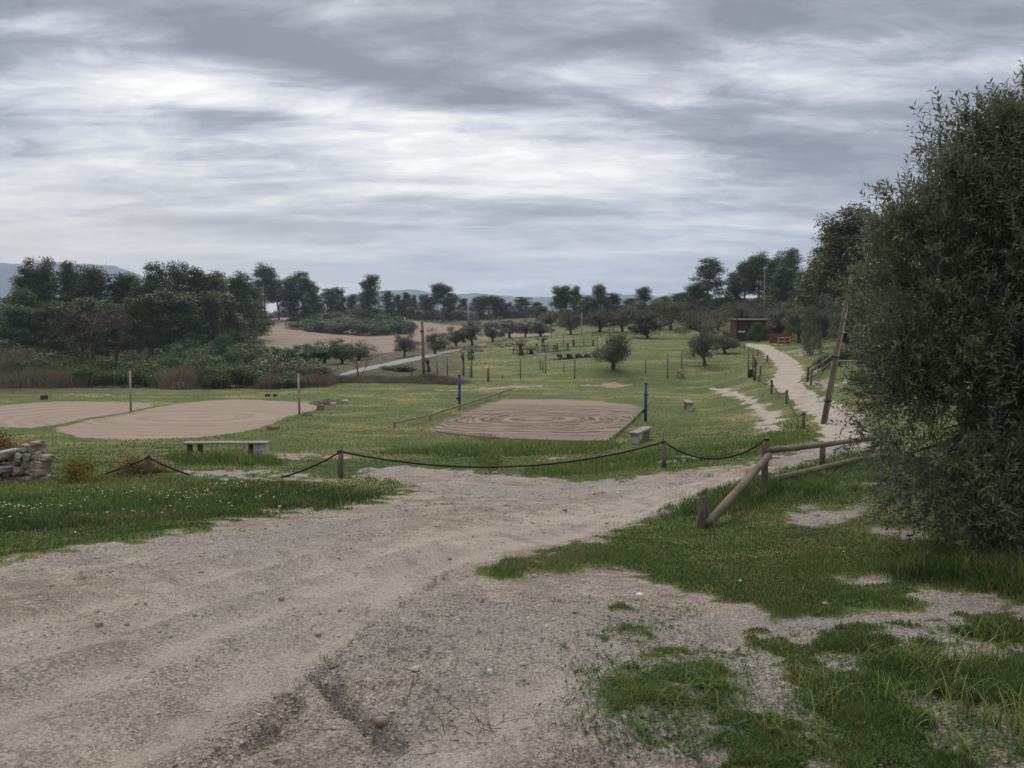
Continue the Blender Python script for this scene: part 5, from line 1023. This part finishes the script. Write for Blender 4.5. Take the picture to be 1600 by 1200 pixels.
OLIVE_LOBES = [(0, 0, 2.6, 1.5, 1.5, 1.5), (-1.0, -0.5, 1.7, 0.95, 0.9, 0.85), (-0.75, -0.7, 2.65, 0.8, 0.8, 0.7), (-0.5, -0.9, 1.05, 0.9, 0.8, 0.75), (0.4, -1.2, 1.2, 1.0, 0.8, 0.85), (-1.25, 0.0, 1.1, 0.8, 0.8, 0.6),
               (0.3, -0.6, 3.6, 1.0, 1.0, 0.9), (-0.35, -0.2, 3.35, 0.75, 0.8, 0.65), (0.9, 0.3, 3.8, 1.2, 1.1, 1.0), (-0.9, 0.7, 2.3, 0.8, 0.8, 0.9), (0.9, -1.0, 2.3, 1.0, 0.9, 1.0), (-1.5, -0.4, 2.55, 0.5, 0.5, 0.42), (-0.9, -0.4, 3.2, 0.5, 0.6, 0.4), (-1.7, -0.4, 2.0, 0.45, 0.5, 0.5), (-1.6, -0.3, 1.5, 0.5, 0.5, 0.4), (-1.62, -0.4, 2.85, 0.38, 0.4, 0.34), (-1.25, -0.4, 3.25, 0.38, 0.4, 0.34), (-1.35, -0.7, 0.7, 0.75, 0.6, 0.42), (-0.8, -0.9, 0.55, 0.9, 0.7, 0.4), (0.2, -1.2, 0.55, 0.9, 0.7, 0.45)]
OLIVE_SHOOTS = [(-1.0, -0.6, 3.3, -0.5, 0, 0.6, 0.35), (-0.8, -0.6, 3.5, -0.5, 0, 0.9, 0.4), (-1.35, -0.5, 3.0, -0.7, 0, 0.7, 0.35), (-1.75, -0.5, 2.8, -1.0, 0, 0.6, 0.3), (-1.1, -0.45, 3.4, -0.5, 0, 0.9, 0.35), (-0.4, -0.7, 3.9, -0.2, 0, 1, 0.4), (0.2, -0.9, 4.3, -0.3, -0.1, 1, 0.55), (0.35, -1.0, 4.4, -0.1, -0.2, 1, 0.5),
                (-0.1, -0.7, 4.1, -0.5, 0, 1, 0.4), (-1.6, -0.6, 1.5, -1, 0, 0.1, 0.3), (-1.7, -0.5, 1.3, -1, 0, -0.2, 0.35), (-0.9, -0.5, 3.4, -1, 0, 0.8, 0.35), (0.6, -0.8, 4.6, 0.2, 0, 1, 0.4)]
near_olive()
# ------------------------------------------------------------------ grass, flowers, pebbles
def fan(n, seed, r0, r1, pw, half=0.66):
    rng = np.random.default_rng(seed); u = rng.random(n); a, b = r0 ** (1 - pw), r1 ** (1 - pw); r = (a + (b - a) * u) ** (1 / (1 - pw))
    th = rng.uniform(-half, half, n); return r * np.sin(th), r * np.cos(th), r, rng
TALL = [(poly_world(p, 2, 30), a) for p, a in [
    ([(1400, 905), (1420, 850), (1500, 830), (1700, 820), (1750, 930), (1600, 940), (1500, 925)], 0.13), ([(1300, 1010), (1380, 985), (1500, 970), (1800, 940), (2000, 1350), (1450, 1350), (1380, 1190), (1310, 1090)], 0.03),
    ([(1000, 800), (1100, 760), (1200, 735), (1330, 705), (1480, 720), (1400, 770), (1200, 790), (1080, 815)], 0.07), ([(-300, 770), (0, 757), (200, 742), (480, 752), (600, 775), (560, 800), (350, 810), (0, 835), (-300, 850)], 0.05),
    ([(620, 760), (560, 745), (600, 735), (640, 750)], 0.08), ([(800, 752), (1000, 735), (1190, 712), (1200, 690), (1060, 700), (850, 725)], 0.07), ([(560, 706), (700, 695), (980, 692), (960, 708), (760, 716)], 0.14),
    ([(640, 672), (740, 640), (810, 618), (800, 612), (700, 640), (620, 664)], 0.14), ([(270, 715), (420, 715), (440, 728), (280, 728)], 0.18), ([(1180, 700), (1200, 640), (1250, 660), (1280, 690)], 0.10)]]
def blades():
    x, y, r, rng = fan(1250000, 5, 2.0, 125, 1.6)
    M = masks(x, y); g = M['grass']; dens = sstep(-0.75, 0.25, M['n2'] * 0.7 + M['n1'] * 0.5 + 0.15)
    keep = (g > rng.uniform(0.15, 1.0, len(x))) & (rng.random(len(x)) < (0.18 + 0.82 * dens) * (1 - 0.72 * sstep(20, 45, r)))
    tuft = np.zeros(len(x))
    for P, a in TALL: tuft = np.maximum(tuft, a * sstep(-0.25, 0.4, sdist(x, y, P) + 0.4 * M['n1']))
    keep &= ~((r > 85) & (np.arctan2(x, y) < -0.12))
    x, y, r, tuft = x[keep], y[keep], r[keep], tuft[keep]; M = {k: v[keep] for k, v in M.items()}; n = len(x)
    z = H(x, y, M)
    pat = fbm(x, y, 1.3, 3, 91)
    edge = 0.35 + 0.65 * sstep(0.3, 1.0, M['grass'])
    h = (0.022 + 0.022 * sstep(-0.2, 0.5, pat) + 0.0006 * np.minimum(r, 60) + tuft * (0.4 + 0.9 * rng.random(n))) * rng.uniform(0.5, 1.4, n) * edge
    wd = np.maximum(0.0028, 0.00072 * r) * rng.uniform(0.7, 1.3, n) * (1 + tuft * 1.2)
    az = rng.uniform(0, 6.283, n); lean = rng.uniform(0.15, 0.85, n) * h
    base = np.stack([x, y, z - 0.008], 1); up = np.array([0, 0, 1.0]); dv = np.stack([np.cos(az), np.sin(az), 0 * az], 1)
    fa = rng.uniform(0, 6.283, n); bw = np.stack([np.cos(fa), np.sin(fa), 0 * fa], 1) * wd[:, None]
    midp = base + up * (h * 0.62)[:, None] + dv * (lean * 0.3)[:, None]; tip = base + up * (h * 0.95)[:, None] + dv * lean[:, None]
    V = np.stack([base - bw * .6, base + bw * .6, midp - bw * .5, midp + bw * .5, tip], 1).reshape(-1, 3)
    k = np.arange(n)[:, None] * 5; T = np.concatenate([k + [0, 1, 3], k + [0, 3, 2], k + [2, 3, 4]])
    big = fbm(x, y, 0.12, 3, 97)
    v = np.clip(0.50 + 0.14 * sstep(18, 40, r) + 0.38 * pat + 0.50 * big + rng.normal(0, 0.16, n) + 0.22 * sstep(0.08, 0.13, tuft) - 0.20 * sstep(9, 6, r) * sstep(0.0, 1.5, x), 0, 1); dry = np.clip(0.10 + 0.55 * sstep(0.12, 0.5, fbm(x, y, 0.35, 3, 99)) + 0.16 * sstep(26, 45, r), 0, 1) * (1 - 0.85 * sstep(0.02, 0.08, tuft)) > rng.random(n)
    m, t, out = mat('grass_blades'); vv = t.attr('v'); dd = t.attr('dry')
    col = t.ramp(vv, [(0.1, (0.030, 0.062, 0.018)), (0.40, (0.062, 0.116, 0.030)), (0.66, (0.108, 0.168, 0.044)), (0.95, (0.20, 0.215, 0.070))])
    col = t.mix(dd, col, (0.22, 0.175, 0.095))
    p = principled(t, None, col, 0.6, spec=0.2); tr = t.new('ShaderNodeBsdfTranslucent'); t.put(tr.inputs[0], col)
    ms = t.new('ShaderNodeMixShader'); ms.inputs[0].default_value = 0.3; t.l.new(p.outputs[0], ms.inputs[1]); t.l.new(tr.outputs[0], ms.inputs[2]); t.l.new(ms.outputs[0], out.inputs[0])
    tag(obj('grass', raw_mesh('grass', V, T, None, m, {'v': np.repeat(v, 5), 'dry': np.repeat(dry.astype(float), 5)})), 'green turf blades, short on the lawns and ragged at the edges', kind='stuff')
    print('blades', n)
blades()
def tall_grass():
    rng = np.random.default_rng(15); Vs, Ts, vv = [], [], []; off = 0
    clumps_ = [(rng.uniform(1415, 1640), rng.uniform(850, 915), 0.24) for _ in range(34)] + [(rng.uniform(1260, 1640), rng.uniform(1000, 1220), 0.085 + 0.09 * rng.random()) for _ in range(16)] + [(rng.uniform(1060, 1340), rng.uniform(740, 790), 0.16) for _ in range(24)] + [(1128, 1088, 0.12), (1110, 1090, 0.12), (1070, 1110, 0.08), (1215, 1150, 0.1), (898, 1138, 0.05), (522, 1012, 0.05)]
    for px, py, hh in clumps_:
        cx, cy = gp(px, py, 1.5, 30)
        n = 34; bx = cx + rng.normal(0, 0.06, n); by = cy + rng.normal(0, 0.06, n); bz = H(bx, by)
        h = hh * rng.uniform(0.6, 1.5, n); az = rng.uniform(0, 6.28, n); ln = h * rng.uniform(0.3, 1.1, n); w0 = rng.uniform(0.002, 0.0042, n)
        fa = az + 1.57; pts = []
        for t in (0, 0.25, 0.5, 0.75, 1.0):
            c = np.stack([bx + np.cos(az) * ln * t ** 1.8, by + np.sin(az) * ln * t ** 1.8, bz + h * (t - 0.42 * t ** 2.6) * 1.3 - 0.01], 1)
            ww = (w0 * (1 - t) ** 0.6)[:, None] * np.stack([np.cos(fa), np.sin(fa), 0 * fa], 1); pts += [c - ww, c + ww]
        V = np.stack(pts, 1).reshape(-1, 3); k = np.arange(n)[:, None] * 10 + off; Q = np.concatenate([k + [2 * i, 2 * i + 1, 2 * i + 3, 2 * i + 2] for i in range(4)])
        Vs.append(V); Ts.append(Q); vv.append(np.repeat(np.clip(rng.normal(0.78, 0.2, n), 0, 1), 10)); off += len(V)
    tag(obj('tall_grass', raw_mesh('tall_grass', np.vstack(Vs), None, np.vstack(Ts), bpy.data.materials['grass_blades'], {'v': np.concatenate(vv), 'dry': np.zeros(off)})), 'long arching grass under the olive and along the log fence', kind='stuff')
tall_grass()
def flowers():
    x, y, r, rng = fan(90000, 9, 5, 110, 1.25); n = len(x)
    zones = [(poly_world(p, 8, 130), a) for p, a in [([(-100, 815), (0, 780), (120, 772), (260, 768), (300, 745), (520, 740), (560, 760), (500, 780), (300, 812), (0, 830)], 0.05), ([(300, 765), (320, 745), (440, 745), (420, 780)], 0.10), ([(780, 722), (900, 706), (880, 730), (800, 740)], 0.03),
        ([(700, 580), (760, 566), (850, 552), (850, 560), (760, 580)], 0.30), ([(900, 590), (860, 560), (900, 560), (1000, 565), (960, 575)], 0.05), ([(1100, 560), (1190, 548), (1195, 580), (1120, 590)], 0.09), ([(540, 640), (560, 625), (700, 620), (680, 640), (560, 655)], 0.03), ([(640, 660), (620, 655), (560, 690), (700, 680)], 0.03)]]
    pr = np.full(n, 0.0006)
    for P, a in zones: pr = np.maximum(pr, a * 4.5 * (sdist(x, y, P) > 0) * sstep(-0.1, 0.4, fbm(x, y, 0.8, 3, 120)))
    k = rng.random(n) < pr; x, y, r = x[k], y[k], r[k]; M = masks(x, y); k = M['grass'] > 0.5; x, y, r = x[k], y[k], r[k]; M = {a: b[k] for a, b in M.items()}; n = len(x)
    z = H(x, y, M) + 0.09 + 0.05 * rng.random(n) + 0.0006 * r; s = np.maximum(0.014, 0.0008 * r) * rng.uniform(0.6, 1.3, n)
    O = np.array([(1, 0, 0), (0, 1, 0), (-1, 0, 0), (0, -1, 0), (0, 0, .6), (0, 0, -.6)]); V = (np.stack([x, y, z], 1)[:, None] + O * s[:, None, None]).reshape(-1, 3)
    f = np.array([(0, 1, 4), (1, 2, 4), (2, 3, 4), (3, 0, 4), (1, 0, 5), (2, 1, 5), (3, 2, 5), (0, 3, 5)]); T = (np.arange(n)[:, None, None] * 6 + f).reshape(-1, 3)
    m, t, out = mat('white_petals'); principled(t, out, t.mix(t.noise(t.new('ShaderNodeTexCoord').outputs['Object'], 3), (0.42, 0.44, 0.34), (0.62, 0.62, 0.55)), 0.7)
    tag(obj('wildflowers', raw_mesh('wildflowers', V, T, None, m)), 'tiny white flower heads scattered in the grass', kind='stuff'); print('flowers', n)
flowers()
def pebbles():
    x, y, r, rng = fan(330000, 13, 1.8, 26, 1.5); n0 = len(x); M = masks(x, y)
    cl = fbm(x, y, 1.1, 3, 140); den = 0.18 + 0.82 * sstep(-0.05, 0.45, cl)
    for L in GUL: den = np.maximum(den, np.exp(-(ldist(x, y, L, 1.5) / 0.2) ** 2))
    k = (M['grass'] < 0.45) & (rng.random(n0) < den * 0.8 * (1 - 0.85 * M['trk'])); x, y, r = x[k], y[k], r[k]; M = {a: b[k] for a, b in M.items()}; n = len(x)
    g = np.zeros(n)
    for L in GUL: g = np.maximum(g, np.exp(-(ldist(x, y, L, 1.5) / 0.16) ** 2))
    s = np.maximum(0.0022, 0.00066 * r) * np.exp(rng.normal(0, 0.45, n)) * (1 + 1.5 * (rng.random(n) < 0.022)) * (1 + 0.8 * g * rng.random(n))
    z = H(x, y, M) + s * 0.18
    t_ = (1 + 5 ** .5) / 2; I = np.array([(-1, t_, 0), (1, t_, 0), (-1, -t_, 0), (1, -t_, 0), (0, -1, t_), (0, 1, t_), (0, -1, -t_), (0, 1, -t_), (t_, 0, -1), (t_, 0, 1), (-t_, 0, -1), (-t_, 0, 1)]) / 1.9
    f = np.array([(0, 11, 5), (0, 5, 1), (0, 1, 7), (0, 7, 10), (0, 10, 11), (1, 5, 9), (5, 11, 4), (11, 10, 2), (10, 7, 6), (7, 1, 8), (3, 9, 4), (3, 4, 2), (3, 2, 6), (3, 6, 8), (3, 8, 9), (4, 9, 5), (2, 4, 11), (6, 2, 10), (8, 6, 7), (9, 8, 1)])
    a = rng.uniform(0, 6.28, n); c, sn = np.cos(a), np.sin(a); J = I[None] * (1 + rng.uniform(-0.22, 0.22, (n, 12, 3))) * np.stack([rng.uniform(.8, 1.5, n), np.ones(n), rng.uniform(.45, .8, n)], 1)[:, None]
    V = np.stack([J[..., 0] * c[:, None] - J[..., 1] * sn[:, None], J[..., 0] * sn[:, None] + J[..., 1] * c[:, None], J[..., 2]], -1) * s[:, None, None] + np.stack([x, y, z], 1)[:, None]
    T = (np.arange(n)[:, None, None] * 12 + f).reshape(-1, 3)
    m, t, out = mat('gravel_stones'); v = t.attr('v'); principled(t, out, t.ramp(v, [(0.0, (0.15, 0.125, 0.105)), (0.35, (0.245, 0.21, 0.18)), (0.7, (0.33, 0.295, 0.255)), (1.0, (0.44, 0.42, 0.39))]), 0.9, spec=0.15)
    tag(obj('gravel', raw_mesh('gravel', V.reshape(-1, 3), T, None, m, {'v': np.repeat(np.clip(rng.normal(0.5, 0.2, n), 0, 1), 12)})), 'loose gravel and small clods over the dirt', kind='stuff'); print('pebbles', n)
pebbles()
def weeds():
    """flat broad-leaved weeds and dry twigs on the bare ground"""
    rng = np.random.default_rng(21); Vs, Qs, vv = [], [], []; off = 0
    spots = [(rng.uniform(930, 1170), rng.uniform(1020, 1180)) for _ in range(120)] + [(rng.uniform(870, 1100), rng.uniform(940, 1120)) for _ in range(60)] + [(rng.uniform(1240, 1600), rng.uniform(980, 1200)) for _ in range(260)] + [(rng.uniform(600, 760), rng.uniform(740, 800)) for _ in range(30)]
    for px, py in spots:
        cx, cy = gp(px, py, 1.5, 30); n = 46; a = rng.uniform(0, 6.28, n); L = rng.uniform(0.008, 0.024, n); d0 = np.abs(rng.normal(0, 0.09, n)); a0 = rng.uniform(0, 6.28, n)
        bx = cx + np.cos(a0) * d0; by = cy + np.sin(a0) * d0; bz = H(bx, by); e = np.stack([np.cos(a), np.sin(a), rng.uniform(0.1, 0.7, n)], 1) * L[:, None]; s = np.stack([-np.sin(a), np.cos(a), 0 * a], 1) * (L * 0.26)[:, None]; B = np.stack([bx, by, bz + 0.006], 1)
        V = np.stack([B, B + e * 0.55 + s, B + e, B + e * 0.55 - s], 1).reshape(-1, 3); Vs.append(V); Qs.append(np.arange(n * 4).reshape(-1, 4) + off); off += n * 4; vv.append(np.repeat(rng.random(n), 4))
    tag(obj('ground_weeds', raw_mesh('ground_weeds', np.vstack(Vs), None, np.vstack(Qs), bpy.data.materials['grass_blades'], {'v': np.concatenate(vv) * 0.7, 'dry': np.zeros(off)})), 'flat broad-leaved weeds on the bare ground at lower right', kind='stuff')
    mb = MB(); r2 = np.random.default_rng(3)
    for i in range(170):
        px, py = (r2.normal(720, 70), r2.normal(1115, 22)) if i < 90 else (r2.normal(700, 60), r2.normal(760, 14)) if i < 130 else (r2.uniform(650, 1100), r2.uniform(900, 1050))
        x, y = gp(px, py, 1.5, 30); sc = 1.0 if py > 900 else 1.8
        limb(mb, Vector((x, y, hz(x, y) + 0.003)), Vector(r2.normal(0, 1, 3) * (1, 1, 0.2)) + Vector((0, 0, 0.25)), r2.uniform(0.06, 0.22) * sc, 0.0016 * sc, r2, 4, 0.02, 0.25, 3)
    tag(mb.build('dry_twigs', M_DARKWOOD), 'dry dark twigs lying on the bare dirt', kind='stuff')
weeds()
